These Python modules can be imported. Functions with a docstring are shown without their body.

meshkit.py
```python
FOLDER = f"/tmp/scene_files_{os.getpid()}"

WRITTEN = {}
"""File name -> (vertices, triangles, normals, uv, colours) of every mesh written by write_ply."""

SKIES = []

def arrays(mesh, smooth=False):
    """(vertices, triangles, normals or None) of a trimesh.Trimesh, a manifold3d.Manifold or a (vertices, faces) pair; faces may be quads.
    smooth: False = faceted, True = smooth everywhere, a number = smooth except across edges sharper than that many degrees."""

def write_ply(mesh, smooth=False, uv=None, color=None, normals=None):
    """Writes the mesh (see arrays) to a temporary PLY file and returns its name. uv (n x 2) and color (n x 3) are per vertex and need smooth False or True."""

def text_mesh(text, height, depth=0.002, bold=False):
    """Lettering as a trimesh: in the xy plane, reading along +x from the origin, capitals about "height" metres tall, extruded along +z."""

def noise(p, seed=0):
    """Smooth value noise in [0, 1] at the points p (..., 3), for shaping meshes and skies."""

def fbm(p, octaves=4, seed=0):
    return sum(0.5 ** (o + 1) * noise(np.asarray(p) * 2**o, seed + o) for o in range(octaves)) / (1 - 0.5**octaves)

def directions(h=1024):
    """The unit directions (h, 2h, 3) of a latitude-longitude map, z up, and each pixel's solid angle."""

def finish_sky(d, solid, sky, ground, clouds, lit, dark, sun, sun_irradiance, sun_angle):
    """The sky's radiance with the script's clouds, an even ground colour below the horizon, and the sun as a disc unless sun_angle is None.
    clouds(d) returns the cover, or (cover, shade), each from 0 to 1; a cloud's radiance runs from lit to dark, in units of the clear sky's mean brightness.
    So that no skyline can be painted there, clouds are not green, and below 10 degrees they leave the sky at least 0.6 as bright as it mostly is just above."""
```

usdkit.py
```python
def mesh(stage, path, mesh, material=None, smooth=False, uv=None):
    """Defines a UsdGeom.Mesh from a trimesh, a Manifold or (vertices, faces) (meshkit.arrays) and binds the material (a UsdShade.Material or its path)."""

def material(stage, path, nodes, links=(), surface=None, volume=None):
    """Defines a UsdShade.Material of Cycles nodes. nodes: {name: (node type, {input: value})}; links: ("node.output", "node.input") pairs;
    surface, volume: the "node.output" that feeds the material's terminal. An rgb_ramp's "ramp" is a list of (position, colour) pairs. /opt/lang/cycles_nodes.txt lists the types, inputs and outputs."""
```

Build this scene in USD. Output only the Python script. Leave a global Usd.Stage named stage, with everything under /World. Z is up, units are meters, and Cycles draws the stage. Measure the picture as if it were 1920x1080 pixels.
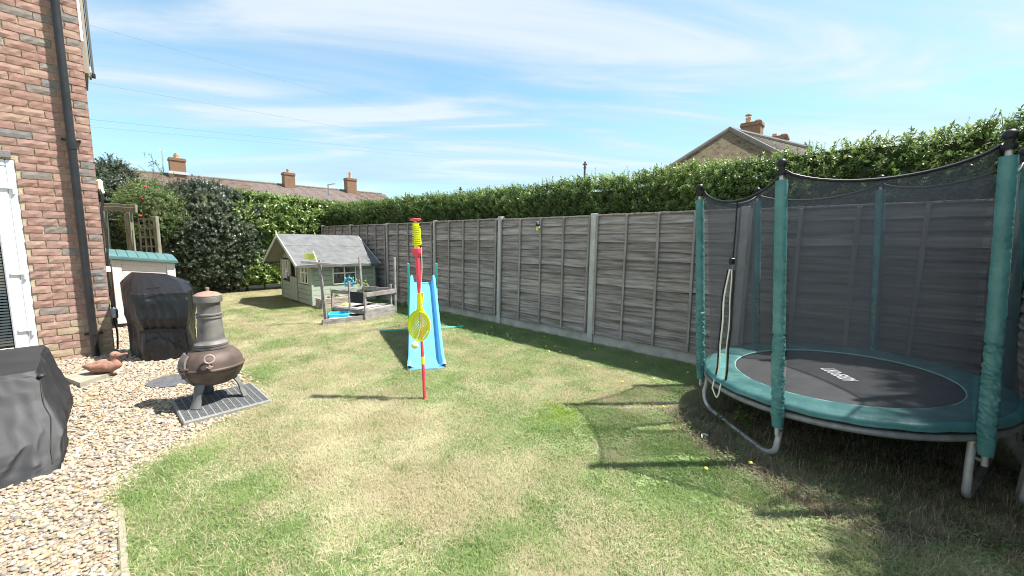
import math
import numpy as np
import trimesh
import manifold3d as m3
from shapely.geometry import Polygon, Point
from shapely.ops import unary_union
from pxr import Usd, UsdGeom, UsdLux, UsdShade, Sdf, Gf, Vt
import usdkit
import meshkit
from meshkit import noise, fbm

stage = Usd.Stage.CreateInMemory()
UsdGeom.SetStageUpAxis(stage, UsdGeom.Tokens.z)
UsdGeom.SetStageMetersPerUnit(stage, 1.0)
UsdGeom.Xform.Define(stage, '/World')
UsdGeom.Scope.Define(stage, '/World/Looks')
PI = math.pi
A = np.array

# ------------------------------------------------------------------ camera, sky, sun, exposure
FPX, PITCH, ROLL, AZ, EYE = 720.0, 6.79, 0.85, 48.0, 1.5
EXPOSURE = 2.2
SKY_STRENGTH = 0.064
SUN_INTENSITY = 0.70
SUN_EL, SUN_AZ = math.radians(60), math.radians(133)       # azimuth measured as atan2(x, y)
p_, r_, a_ = map(math.radians, (PITCH, ROLL, AZ))
fw = A([math.sin(a_) * math.cos(p_), math.cos(a_) * math.cos(p_), -math.sin(p_)])
rt0 = A([math.cos(a_), -math.sin(a_), 0.0])
up0 = np.cross(rt0, fw)
rt = rt0 * math.cos(r_) + up0 * math.sin(r_)
up = -rt0 * math.sin(r_) + up0 * math.cos(r_)
cam = UsdGeom.Camera.Define(stage, '/World/camera')
cam.CreateProjectionAttr('perspective')
cam.CreateHorizontalApertureAttr(36.0)
cam.CreateVerticalApertureAttr(36.0 * 9 / 16)
cam.CreateFocalLengthAttr(36.0 * FPX / 1920)
cam.CreateClippingRangeAttr(Gf.Vec2f(0.05, 2000))
cam.CreateExposureAttr(EXPOSURE)
cam.AddTransformOp().Set(Gf.Matrix4d(*rt, 0, *up, 0, *(-fw), 0, 0, 0, EYE, 1))

sun_dir = A([math.sin(SUN_AZ) * math.cos(SUN_EL), math.cos(SUN_AZ) * math.cos(SUN_EL), math.sin(SUN_EL)])
CLOUD_ROT = math.radians(-44)
usdkit.material(stage, '/World/Looks/sky_look', {
    'tc': ('texture_coordinate', {}),
    'sky': ('sky_texture', {'sky_type': 'single_scattering', 'sun_disc': False, 'sun_elevation': SUN_EL, 'sun_rotation': SUN_AZ,
                            'altitude': 0.0, 'air_density': 1.0, 'aerosol_density': 0.6, 'ozone_density': 3.0}),
    'sep': ('separate_xyz', {}),
    'zc': ('math', {'math_type': 'maximum', 'value2': 0.045}),
    'za': ('math', {'math_type': 'add', 'value2': 0.07}),
    'u': ('math', {'math_type': 'divide'}), 'v': ('math', {'math_type': 'divide'}),
    'uv': ('combine_xyz', {'z': 0.37}),
    'rot': ('mapping', {'rotation': (0, 0, -CLOUD_ROT)}),
    'm1': ('mapping', {'scale': (0.30, 1.15, 1.0), 'location': (1.7, 0.35, 0)}),
    'm2': ('mapping', {'scale': (0.16, 0.5, 1.0), 'location': (4.1, 2.2, 0)}),
    'n1': ('noise_texture', {'scale': 1.5, 'detail': 9.0, 'roughness': 0.56, 'distortion': 0.7}),
    'n2': ('noise_texture', {'scale': 1.3, 'detail': 6.0, 'roughness': 0.5, 'distortion': 0.4}),
    'c1': ('map_range', {'from_min': 0.36, 'from_max': 0.68, 'to_min': 0.0, 'to_max': 1.0, 'clamp': True, 'range_type': 'smoothstep'}),
    'c2': ('map_range', {'from_min': 0.36, 'from_max': 0.66, 'to_min': 0.0, 'to_max': 0.8, 'clamp': True, 'range_type': 'smoothstep'}),
    'cmax': ('math', {'math_type': 'maximum'}),
    'hz': ('map_range', {'from_min': 0.0, 'from_max': 0.30, 'to_min': 0.55, 'to_max': 0.0, 'clamp': True}),
    'cov': ('math', {'math_type': 'maximum'}),
    'covs': ('map_range', {'from_min': 0.0, 'from_max': 1.0, 'to_min': 0.20, 'to_max': 0.88}),
    'cc': ('rgb_ramp', {'ramp': [(0.0, (1.8, 2.35, 3.05)), (0.40, (2.15, 2.65, 3.2)), (0.52, (2.4, 2.85, 3.3)), (0.62, (2.9, 3.2, 3.5)), (1.0, (3.5, 3.7, 3.9))]}),
    'tint': ('mix', {'mix_type': 'multiply', 'fac': 1.0, 'color2': (.72, .96, .86)}),
    'mix': ('mix', {'mix_type': 'mix'}),
    'bg': ('background_shader', {'strength': SKY_STRENGTH}),
}, [('tc.generated', 'sep.vector'), ('sep.z', 'zc.value1'), ('zc.value', 'za.value1'),
    ('sep.x', 'u.value1'), ('za.value', 'u.value2'), ('sep.y', 'v.value1'), ('za.value', 'v.value2'),
    ('u.value', 'uv.x'), ('v.value', 'uv.y'), ('uv.vector', 'rot.vector'), ('rot.vector', 'm1.vector'), ('rot.vector', 'm2.vector'),
    ('m1.vector', 'n1.vector'), ('m2.vector', 'n2.vector'), ('n1.fac', 'c1.value'), ('n2.fac', 'c2.value'),
    ('c1.result', 'cmax.value1'), ('c2.result', 'cmax.value2'), ('sep.z', 'hz.value'),
    ('cmax.value', 'cov.value1'), ('hz.result', 'cov.value2'), ('cov.value', 'covs.value'), ('n1.fac', 'cc.fac'),
    ('sky.color', 'tint.color1'), ('tint.color', 'mix.color1'), ('cc.color', 'mix.color2'), ('covs.result', 'mix.fac'), ('mix.color', 'bg.color')],
    surface='bg.background')
dome = UsdLux.DomeLight.Define(stage, '/World/sky')
UsdShade.MaterialBindingAPI.Apply(dome.GetPrim()).Bind(UsdShade.Material.Get(stage, '/World/Looks/sky_look'))
dome.GetPrim().SetCustomDataByKey('kind', 'structure')
dome.GetPrim().SetCustomDataByKey('label', 'blue summer sky with thin streaky white clouds')
dome.GetPrim().SetCustomDataByKey('category', 'sky')
sun = UsdLux.DistantLight.Define(stage, '/World/sun')
sun.CreateIntensityAttr(SUN_INTENSITY)
sun.CreateAngleAttr(1.0)
sun.CreateColorAttr(Gf.Vec3f(1.0, 0.955, 0.89))
sun.GetPrim().CreateAttribute('inputs:normalize', Sdf.ValueTypeNames.Bool).Set(True)
zx = np.cross([0, 0, 1.0], sun_dir); zx /= np.linalg.norm(zx); zy = np.cross(sun_dir, zx)
sun.AddTransformOp().Set(Gf.Matrix4d(*zx, 0, *zy, 0, *sun_dir, 0, 0, 0, 0, 1))

# ------------------------------------------------------------------ materials
GAIN = 1.2
def M(name, cols, scale=6, rough=.6, bump=0, bscale=60, spec=.3, stretch=(1, 1, 1), metal=0, src='noise', detail=5, trans=0, lo=.3, hi=.7,
      coat=0, bstretch=None, sheen=0, nrough=.55, var=0, tcol=None):
    """Principled look. cols: colours along a ramp that is driven by world noise, by mesh island or by copy."""
    cols = [cols] if np.ndim(cols[0]) == 0 else list(cols)
    cols = [tuple(min(.86, x * GAIN) for x in c) for c in cols]
    n = {'p': ('principled_bsdf', {'roughness': rough, 'specular_ior_level': spec, 'metallic': metal, 'coat_weight': coat, 'sheen_weight': sheen}),
         'g': ('geometry', {}), 'map': ('mapping', {'scale': stretch})}
    l = [('g.position', 'map.vector')]
    if len(cols) == 1 and not var:
        n['p'][1]['base_color'] = cols[0]
    else:
        if len(cols) == 1: cols = [tuple(c * (1 - var) for c in cols[0]), tuple(c * (1 + var) for c in cols[0])]
        n['r'] = ('rgb_ramp', {'ramp': [(lo + (hi - lo) * i / (len(cols) - 1), c) for i, c in enumerate(cols)]})
        l.append(('r.color', 'p.base_color'))
        if src == 'noise':
            n['n'] = ('noise_texture', {'scale': scale, 'detail': detail, 'roughness': nrough})
            l += [('map.vector', 'n.vector'), ('n.fac', 'r.fac')]
        elif src == 'island':
            n['n'] = ('noise_texture', {'scale': scale, 'detail': 2})
            n['mx'] = ('mix_float', {'fac': 0.55})
            n['rr'] = ('map_range', {'from_min': 0, 'from_max': 1, 'to_min': .2, 'to_max': .8})
            l += [('map.vector', 'n.vector'), ('g.random_per_island', 'rr.value'), ('n.fac', 'mx.a'), ('rr.result', 'mx.b'), ('mx.result', 'r.fac')]
        elif src == 'pure':
            l += [('g.random_per_island', 'r.fac')]
    if bump:
        n['bm'] = ('mapping', {'scale': bstretch or stretch})
        n['bn'] = ('noise_texture', {'scale': bscale, 'detail': 4, 'roughness': .6})
        n['b'] = ('bump', {'strength': 1.0, 'distance': bump})
        l += [('g.position', 'bm.vector'), ('bm.vector', 'bn.vector'), ('bn.fac', 'b.height'), ('b.normal', 'p.normal')]
    s = 'p.BSDF'
    if trans:
        n['t'] = ('translucent_bsdf', {'color': tcol or cols[len(cols) // 2]})
        n['mc'] = ('mix_closure', {'fac': trans})
        if 'r' in n and not tcol: l.append(('r.color', 't.color'))
        l += [('p.BSDF', 'mc.closure1'), ('t.BSDF', 'mc.closure2')]
        s = 'mc.closure'
    usdkit.material(stage, '/World/Looks/' + name, n, l, surface=s)
    return '/World/Looks/' + name

# ------------------------------------------------------------------ scene tree helpers
BASE = {}
def numbered(name, parent='/World'):
    if not stage.GetPrimAtPath(f'{parent}/{name}'):
        return name
    i = 1
    while stage.GetPrimAtPath(f'{parent}/{name}_{i:03d}'):
        i += 1
    return f'{name}_{i:03d}'
_next = {}
def fresh(name, parent):
    k = (parent, name)
    i = _next.get(k, 0)
    _next[k] = i + 1
    return name if i == 0 else f'{name}_{i:03d}'

def tag(prim, label=None, cat=None, group=None, kind=None):
    for k, v in (('label', label), ('category', cat), ('group', group), ('kind', kind)):
        if v: prim.SetCustomDataByKey(k, v)
    return prim

def thing(name, label, cat, loc=(0, 0, 0), group=None, kind=None):
    path = '/World/' + fresh(name, '/World')
    x = UsdGeom.Xform.Define(stage, path)
    x.AddTranslateOp().Set(Gf.Vec3d(*map(float, loc)))
    BASE[path] = A(loc, float)
    tag(x.GetPrim(), label, cat, group, kind)
    return path

def arr(mesh):
    if isinstance(mesh, MB): mesh = mesh.mesh()
    return mesh

def obj(name, mesh, mat, parent='/World', smooth=False, label=None, kind=None, cat=None, group=None):
    """One Mesh prim; the geometry is given in world coordinates."""
    mesh = arr(mesh)
    path = parent + '/' + fresh(name, parent)
    root = '/'.join(path.split('/')[:3])
    v, f, _ = meshkit.arrays(mesh)
    base = BASE.get(root, np.zeros(3))
    usdkit.mesh(stage, path, trimesh.Trimesh(v - base, f, process=False), mat, smooth)
    tag(stage.GetPrimAtPath(path), label, cat, group, kind)
    return path

def dup(src, loc, rotz=0, label=None, name=None, scale=None):
    """A copy of a thing with its parts, under the next number."""
    p = stage.GetPrimAtPath(src)
    was = p.GetCustomData()
    nm = name or src.split('/')[-1].rstrip('0123456789').rstrip('_')
    path = '/World/' + fresh(nm, '/World')
    x = UsdGeom.Xform.Define(stage, path)
    x.GetPrim().GetReferences().AddInternalReference(p.GetPath())
    x.ClearXformOpOrder()
    x.AddTransformOp(opSuffix='place').Set(Gf.Matrix4d().SetRotate(Gf.Rotation(Gf.Vec3d(0, 0, 1), math.degrees(rotz))) * Gf.Matrix4d().SetTranslate(Gf.Vec3d(*map(float, loc))))
    x.GetPrim().SetInstanceable(True)
    tag(x.GetPrim(), label or was['label'], was['category'], was.get('group'))
    return path

def scatter(name, parent, protos, pos, quat, scale, idx, label=None, cat=None, kind='stuff'):
    """PointInstancer. protos: list of (mesh, material, smooth). quat: n x 4 (w, x, y, z)."""
    path = parent + '/' + fresh(name, parent)
    root = '/'.join(path.split('/')[:3])
    base = BASE.get(root, np.zeros(3))
    pi = UsdGeom.PointInstancer.Define(stage, path)
    for i, (me, mat, sm) in enumerate(protos):
        pp = f'{path}/piece_{i:03d}'
        usdkit.mesh(stage, pp, arr(me), mat, sm)
        pi.CreatePrototypesRel().AddTarget(pp)
    pi.CreateProtoIndicesAttr(Vt.IntArray.FromNumpy(np.asarray(idx, np.int32)))
    pi.CreatePositionsAttr(Vt.Vec3fArray.FromNumpy((np.asarray(pos) - base).astype(np.float32)))
    q = np.asarray(quat, np.float32)
    pi.CreateOrientationsAttr(Vt.QuathArray([Gf.Quath(float(a), float(b), float(c), float(d)) for a, b, c, d in q]))
    s = np.asarray(scale, np.float32)
    pi.CreateScalesAttr(Vt.Vec3fArray.FromNumpy(np.repeat(s[:, None], 3, 1) if s.ndim == 1 else s))
    tag(pi.GetPrim(), label, cat, None, kind)
    return path

# ------------------------------------------------------------------ shape helpers
class MB:
    """Collects pieces into one mesh."""
    def __init__(s): s.v, s.f, s.n = [], [], 0
    def add(s, v, f):
        v = np.asarray(v, float); f = np.asarray(f, int)
        if f.shape[1] == 4: f = np.vstack([f[:, [0, 1, 2]], f[:, [0, 2, 3]]])
        s.v.append(v); s.f.append(f + s.n); s.n += len(v); return s
    def m(s, mesh):
        v, f, _ = meshkit.arrays(mesh); return s.add(v, f)
    def box(s, c, size, rotz=0, ch=0):
        return s.m(box(c, size, rotz, ch))
    def bar(s, a, b, w, h, upv=(0, 0, 1), ch=0): return s.m(bar(a, b, w, h, upv, ch))
    def tube(s, pts, r, n=8, cap=True): return s.m(tube(pts, r, n, cap))
    def mesh(s): return trimesh.Trimesh(np.vstack(s.v), np.vstack(s.f), process=False)

def box(c, size, rotz=0, ch=0):
    """A box, its edges chamfered by ch."""
    sx, sy, sz = (x / 2 for x in size)
    if ch:
        ch = min(ch, sx * .9, sy * .9, sz * .9)
        pts = [(i * (sx - a), j * (sy - b), k * (sz - d)) for i in (-1, 1) for j in (-1, 1) for k in (-1, 1) for a, b, d in ((0, ch, ch), (ch, 0, ch), (ch, ch, 0))]
        v, f, _ = meshkit.arrays(m3.Manifold.hull_points(np.array(pts)))
    else:
        m = trimesh.creation.box([size[0], size[1], size[2]]); v, f = np.array(m.vertices), np.array(m.faces)
    cr, sr = math.cos(rotz), math.sin(rotz)
    v = np.stack([v[:, 0] * cr - v[:, 1] * sr, v[:, 0] * sr + v[:, 1] * cr, v[:, 2]], 1) + A(c)
    return trimesh.Trimesh(v, f, process=False)

def bar(a, b, w, h, upv=(0, 0, 1), ch=0):
    a, b = A(a, float), A(b, float)
    d = b - a; L = np.linalg.norm(d); d /= L
    x = np.cross(A(upv, float), d)
    if np.linalg.norm(x) < 1e-3: x = np.cross(A([1.0, 0, 0]), d)
    x /= np.linalg.norm(x); z = np.cross(d, x)
    m = box((0, 0, 0), (w, L, h), 0, ch)
    v = A(m.vertices)
    return trimesh.Trimesh((a + b) / 2 + v[:, :1] * x + v[:, 1:2] * d + v[:, 2:] * z, m.faces, process=False)

def tube(pts, r, n=8, cap=True):
    p = np.asarray(pts, float)
    r = np.broadcast_to(np.asarray(r, float), (len(p),))
    t = np.gradient(p, axis=0); t /= np.linalg.norm(t, axis=1, keepdims=True) + 1e-12
    ref = A([0, 0, 1.0]) if abs(t[0][2]) < .9 else A([1.0, 0, 0])
    a = np.cross(t[0], ref); a /= np.linalg.norm(a)
    fr = []
    for k in range(len(p)):
        a = a - t[k] * (a @ t[k]); a /= np.linalg.norm(a) + 1e-12
        fr.append((a, np.cross(t[k], a)))
    ang = np.arange(n) * 2 * PI / n
    v = np.concatenate([p[k] + r[k] * (np.cos(ang)[:, None] * fr[k][0] + np.sin(ang)[:, None] * fr[k][1]) for k in range(len(p))])
    i, j = np.meshgrid(np.arange(len(p) - 1), np.arange(n), indexing='ij')
    q = np.stack([i * n + j, i * n + (j + 1) % n, (i + 1) * n + (j + 1) % n, (i + 1) * n + j], -1).reshape(-1, 4)
    f = np.vstack([q[:, [0, 1, 2]], q[:, [0, 2, 3]]])
    if cap:
        v = np.vstack([v, p[:1], p[-1:]]); c0 = len(v) - 2; c1 = len(v) - 1; o = (len(p) - 1) * n
        f = np.vstack([f, [(c0, (k + 1) % n, k) for k in range(n)], [(c1, o + k, o + (k + 1) % n) for k in range(n)]])
    return trimesh.Trimesh(v, f, process=False)

def smoothpath(pts, n=24):
    """A Catmull-Rom curve through the points."""
    p = np.asarray(pts, float); p = np.vstack([2 * p[0] - p[1], p, 2 * p[-1] - p[-2]])
    out = []; m = len(p) - 3
    for i in range(m):
        for t in np.linspace(0, 1, max(2, n // m), endpoint=i == m - 1):
            a, b, c, d = p[i:i + 4]
            out.append(.5 * ((2 * b) + (c - a) * t + (2 * a - 5 * b + 4 * c - d) * t * t + (3 * b - a - 3 * c + d) * t ** 3))
    return A(out)

def lathe(profile, c=(0, 0, 0), n=32, sr=1.0, sz=1.0):
    """profile: (radius, z) from bottom to top."""
    pr = A(profile, float) * A([sr, sz]); ang = np.arange(n) * 2 * PI / n
    v = np.concatenate([np.stack([r * np.cos(ang), r * np.sin(ang), np.full(n, z)], 1) for r, z in pr]) + A(c)
    i, j = np.meshgrid(np.arange(len(pr) - 1), np.arange(n), indexing='ij')
    q = np.stack([i * n + j, i * n + (j + 1) % n, (i + 1) * n + (j + 1) % n, (i + 1) * n + j], -1).reshape(-1, 4)
    return trimesh.Trimesh(v, np.vstack([q[:, [0, 1, 2]], q[:, [0, 2, 3]]]), process=False)

def grid(P):
    """Mesh of an (a, b, 3) array of points."""
    a, b = P.shape[:2]; idx = np.arange(a * b).reshape(a, b)
    q = np.stack([idx[:-1, :-1], idx[1:, :-1], idx[1:, 1:], idx[:-1, 1:]], -1).reshape(-1, 4)
    return trimesh.Trimesh(P.reshape(-1, 3), np.vstack([q[:, [0, 1, 2]], q[:, [0, 2, 3]]]), process=False)

def solidify(P, thick):
    """A grid of points given thickness along its own normal."""
    du = np.gradient(P, axis=0); dv = np.gradient(P, axis=1); nrm = np.cross(du, dv); nrm /= np.linalg.norm(nrm, axis=-1, keepdims=True) + 1e-12
    T, Bt = P + nrm * thick / 2, P - nrm * thick / 2
    mb = MB(); mb.m(grid(T)); g = grid(Bt); mb.add(g.vertices, g.faces[:, ::-1])
    for e1, e2 in ((T[0], Bt[0]), (T[:, -1], Bt[:, -1]), (T[-1][::-1], Bt[-1][::-1]), (T[:, 0][::-1], Bt[:, 0][::-1])):
        mb.m(grid(np.stack([e1, e2])))
    return mb.mesh()

def extrude(poly, h, origin=(0, 0, 0), ex=(1, 0, 0), ey=(0, 1, 0)):
    """Extrudes a shapely polygon that lies in the plane (ex, ey) along ex x ey."""
    polys = getattr(poly, 'geoms', [poly]); mb = MB(); ex, ey = A(ex, float), A(ey, float); ez = np.cross(ex, ey)
    for g in polys:
        m = trimesh.creation.extrude_polygon(g, h, engine='earcut'); v = A(m.vertices)
        mb.add(A(origin) + v[:, :1] * ex + v[:, 1:2] * ey + v[:, 2:] * ez, m.faces)
    return mb.mesh()

def blob(spheres, chains, refine=.02, it=12):
    """A continuous body: hulls of neighbouring spheres joined and smoothed."""
    out = m3.Manifold()
    for a, b in chains:
        ps = []
        for c, r in (spheres[a], spheres[b]):
            s = m3.Manifold.sphere(1.0, 20).scale(tuple(np.broadcast_to(r, 3).astype(float))).translate(tuple(map(float, c))); ps.append(s)
        out = out + m3.Manifold.batch_hull(ps)
    v, f, _ = meshkit.arrays(out.refine_to_length(refine))
    t = trimesh.Trimesh(v, f, process=True)
    trimesh.smoothing.filter_taubin(t, iterations=it)
    return t

def qz(q1, q2):
    w1, x1, y1, z1 = q1.T; w2, x2, y2, z2 = q2.T
    return np.stack([w1 * w2 - x1 * x2 - y1 * y2 - z1 * z2, w1 * x2 + x1 * w2 + y1 * z2 - z1 * y2, w1 * y2 - x1 * z2 + y1 * w2 + z1 * x2, w1 * z2 + x1 * y2 - y1 * x2 + z1 * w2], 1)
def quat_to(nrm, spin):
    """Turns +z onto the directions nrm after a spin about z."""
    nrm = nrm / (np.linalg.norm(nrm, axis=1, keepdims=True) + 1e-9)
    w = 1 + nrm[:, 2]; q = np.stack([w, -nrm[:, 1], nrm[:, 0], 0 * w], 1)
    q[w < 1e-4] = (0, 1, 0, 0)
    q /= np.linalg.norm(q, axis=1, keepdims=True)
    return qz(q, np.stack([np.cos(spin / 2), 0 * spin, 0 * spin, np.sin(spin / 2)], 1))

def leaf_shape(L, W, fold=.25, droop=.2):
    """A pointed leaf along +y, folded along its midrib, 8 triangles."""
    ys = A([0, .32, .68, 1.0]) * L; ws = A([.05, .9, .72, .02]) * W / 2; zs = -droop * L * A([0, .1, .45, 1.0])
    v = []
    for y, w, z in zip(ys, ws, zs): v += [(-w, y, z + fold * w), (0, y, z), (w, y, z + fold * w)]
    f = []
    for k in range(3):
        o = k * 3
        f += [(o, o + 1, o + 4), (o, o + 4, o + 3), (o + 1, o + 2, o + 5), (o + 1, o + 5, o + 4)]
    return A(v), A(f)

def sprig(rng, n, L, W, length, spread=1.0, stem=True, fold=.25, droop=.2):
    """A twig along +z with n leaves."""
    mb = MB()
    for k in range(n):
        t = (k + .5) / n; s = rng.uniform(.7, 1.15) * (1 - .25 * t)
        v, f = leaf_shape(L * s, W * s, fold, droop * rng.uniform(0, 2))
        el = rng.uniform(.05, .9) * spread if t < .85 else rng.uniform(.7, 1.3); az = k * 2.4 + rng.uniform(-.5, .5); tw = rng.uniform(-.5, .5)
        ct, st = math.cos(tw), math.sin(tw); v = np.stack([v[:, 0] * ct + v[:, 2] * st, v[:, 1], -v[:, 0] * st + v[:, 2] * ct], 1)
        ce, se = math.cos(el), math.sin(el); v = np.stack([v[:, 0], v[:, 1] * ce - v[:, 2] * se, v[:, 1] * se + v[:, 2] * ce], 1)
        ca, sa = math.cos(az), math.sin(az); v = np.stack([v[:, 0] * ca - v[:, 1] * sa, v[:, 0] * sa + v[:, 1] * ca, v[:, 2] + t * length], 1)
        mb.add(v, f)
    if stem: mb.m(tube([(0, 0, -.05), (0.004, 0, length * .5), (0, .003, length)], [.004, .003, .0015], 3, False))
    return mb.mesh()

def pip(pts, poly):
    """Which 2-D points lie in the polygon."""
    poly = np.asarray(poly, float); x, y = pts[:, 0], pts[:, 1]; c = np.zeros(len(pts), bool); j = len(poly) - 1
    for i in range(len(poly)):
        xi, yi = poly[i]; xj, yj = poly[j]
        c ^= ((yi > y) != (yj > y)) & (x < (xj - xi) * (y - yi) / (yj - yi + 1e-12) + xi); j = i
    return c

# ------------------------------------------------------------------ looks
soil = M('soil_look', [(.10, .085, .05), (.20, .165, .095), (.27, .225, .13)], scale=9, rough=.95, bump=.01, bscale=90, spec=.1)
lawn_base = M('lawn_base_look', [(.20, .20, .10), (.33, .305, .18), (.43, .38, .255), (.31, .30, .165)], scale=3.2, rough=.95, bump=.012, bscale=120, spec=.1, detail=8, lo=.25, hi=.75)
grass_g = M('grass_green_look', [(.175, .245, .08), (.275, .35, .13), (.40, .455, .20), (.53, .55, .29)], src='island', scale=1.7, rough=.5, spec=.35, trans=.35)
grass_s = M('grass_straw_look', [(.37, .33, .20), (.51, .465, .31), (.62, .57, .42), (.51, .50, .29)], src='island', scale=2, rough=.6, spec=.3, trans=.25)
grass_l = M('grass_lush_look', [(.12, .21, .055), (.18, .29, .08), (.28, .38, .125)], src='island', scale=2, rough=.45, spec=.4, trans=.35)
grass_y = M('grass_yellow_green_look', [(.20, .30, .03), (.30, .40, .06), (.36, .44, .10)], src='island', scale=2, rough=.5, spec=.3, trans=.35)
clover = M('clover_look', [(.20, .28, .11), (.30, .385, .17), (.41, .47, .25)], src='island', scale=3, rough=.5, spec=.35, trans=.3)
STONE_COLS = [(.38, .33, .255), (.44, .395, .325), (.36, .27, .175), (.24, .21, .18), (.52, .49, .44), (.31, .285, .26), (.42, .32, .215), (.19, .178, .17), (.46, .40, .30), (.33, .235, .18)]
stone_mats = [M(f'pebble_look_{i:02d}', tuple(x * k for x, k in zip(c, (.72, .69, .64))), var=.2, scale=70, rough=.75, spec=.3) for i, c in enumerate(STONE_COLS)]
mortar = M('mortar_look', [(.30, .25, .17), (.42, .355, .25)], scale=25, rough=.95, bump=.003, bscale=200)
BR = [((.225, .130, .105), (.285, .178, .148)), ((.245, .15, .122), (.305, .20, .168)), ((.215, .135, .112), (.27, .178, .15)), ((.165, .138, .122), (.215, .185, .166)), ((.135, .125, .122), (.19, .178, .172)), ((.265, .17, .133), (.325, .222, .178)), ((.27, .205, .14), (.33, .262, .188))]
brick_mats = [M(f'brick_look_{i}', [a, b], scale=22, rough=.9, bump=.0025, bscale=160, spec=.15) for i, (a, b) in enumerate(BR)]
white_pvc = M('white_plastic_look', (.60, .61, .62), rough=.3, spec=.4)
black_pvc = M('black_plastic_look', [(.012, .012, .013), (.022, .022, .024)], scale=8, rough=.33, spec=.45)
fence_cols = [(.072, .062, .055), (.168, .148, .134), (.255, .229, .211), (.34, .312, .29)]
fence_mats = [M(f'weathered_board_look_{i}', [tuple(c * k for c in col) for col in fence_cols], scale=1.0, stretch=(30, 2.2, 34), rough=.9, bump=.003, bscale=3, spec=.12, detail=7, nrough=.62, lo=.28, hi=.72) for i, k in enumerate((.82, .95, 1.05, 1.2))]
side_mat = M('weathered_side_board_look', fence_cols, scale=1.0, stretch=(2.2, 30, 34), rough=.9, bump=.003, bscale=3, spec=.12, detail=7)
batten_mat = M('weathered_batten_look', [(.14, .122, .112), (.225, .202, .187), (.295, .27, .252)], scale=1.0, stretch=(30, 30, 2.4), rough=.9, bump=.002, bscale=3, spec=.12)
concrete = M('concrete_look', [(.30, .293, .273), (.38, .372, .35), (.43, .422, .40)], scale=7, rough=.92, bump=.003, bscale=150, spec=.15, detail=8)
gravel_board_mat = M('gravel_board_look', [(.26, .243, .217), (.345, .328, .298), (.41, .393, .362)], scale=5, rough=.92, bump=.003, bscale=150, spec=.15, detail=8)
leaf_privet = M('hedge_leaf_look', [(.085, .14, .038), (.15, .22, .062), (.24, .31, .10), (.36, .42, .18)], src='island', scale=1.6, rough=.45, spec=.35, trans=.32)
leaf_new = M('hedge_new_leaf_look', [(.24, .32, .085), (.36, .43, .15), (.46, .50, .23)], src='island', scale=2, rough=.32, spec=.5, trans=.35)
leaf_dark = M('shrub_leaf_look', [(.036, .052, .030), (.072, .095, .055), (.135, .16, .10), (.25, .275, .19)], src='island', scale=1.6, rough=.25, spec=.6, trans=.10)
leaf_laurel = M('laurel_leaf_look', [(.09, .145, .025), (.16, .235, .045), (.26, .34, .085), (.38, .43, .17)], src='island', scale=1.4, rough=.28, spec=.55, trans=.25)
leaf_rose = M('rose_leaf_look', [(.10, .15, .05), (.19, .245, .085), (.30, .35, .15), (.40, .43, .23)], src='island', scale=2, rough=.45, spec=.4, trans=.3)
twig = M('twig_look', [(.07, .052, .035), (.14, .105, .07)], scale=12, rough=.95, bump=.004)
core_mat = M('dark_core_look', [(.035, .042, .02), (.065, .075, .036)], scale=14, rough=1, spec=.05)  # for the solid dark cores that stand in for inner twigs and block light

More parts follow.
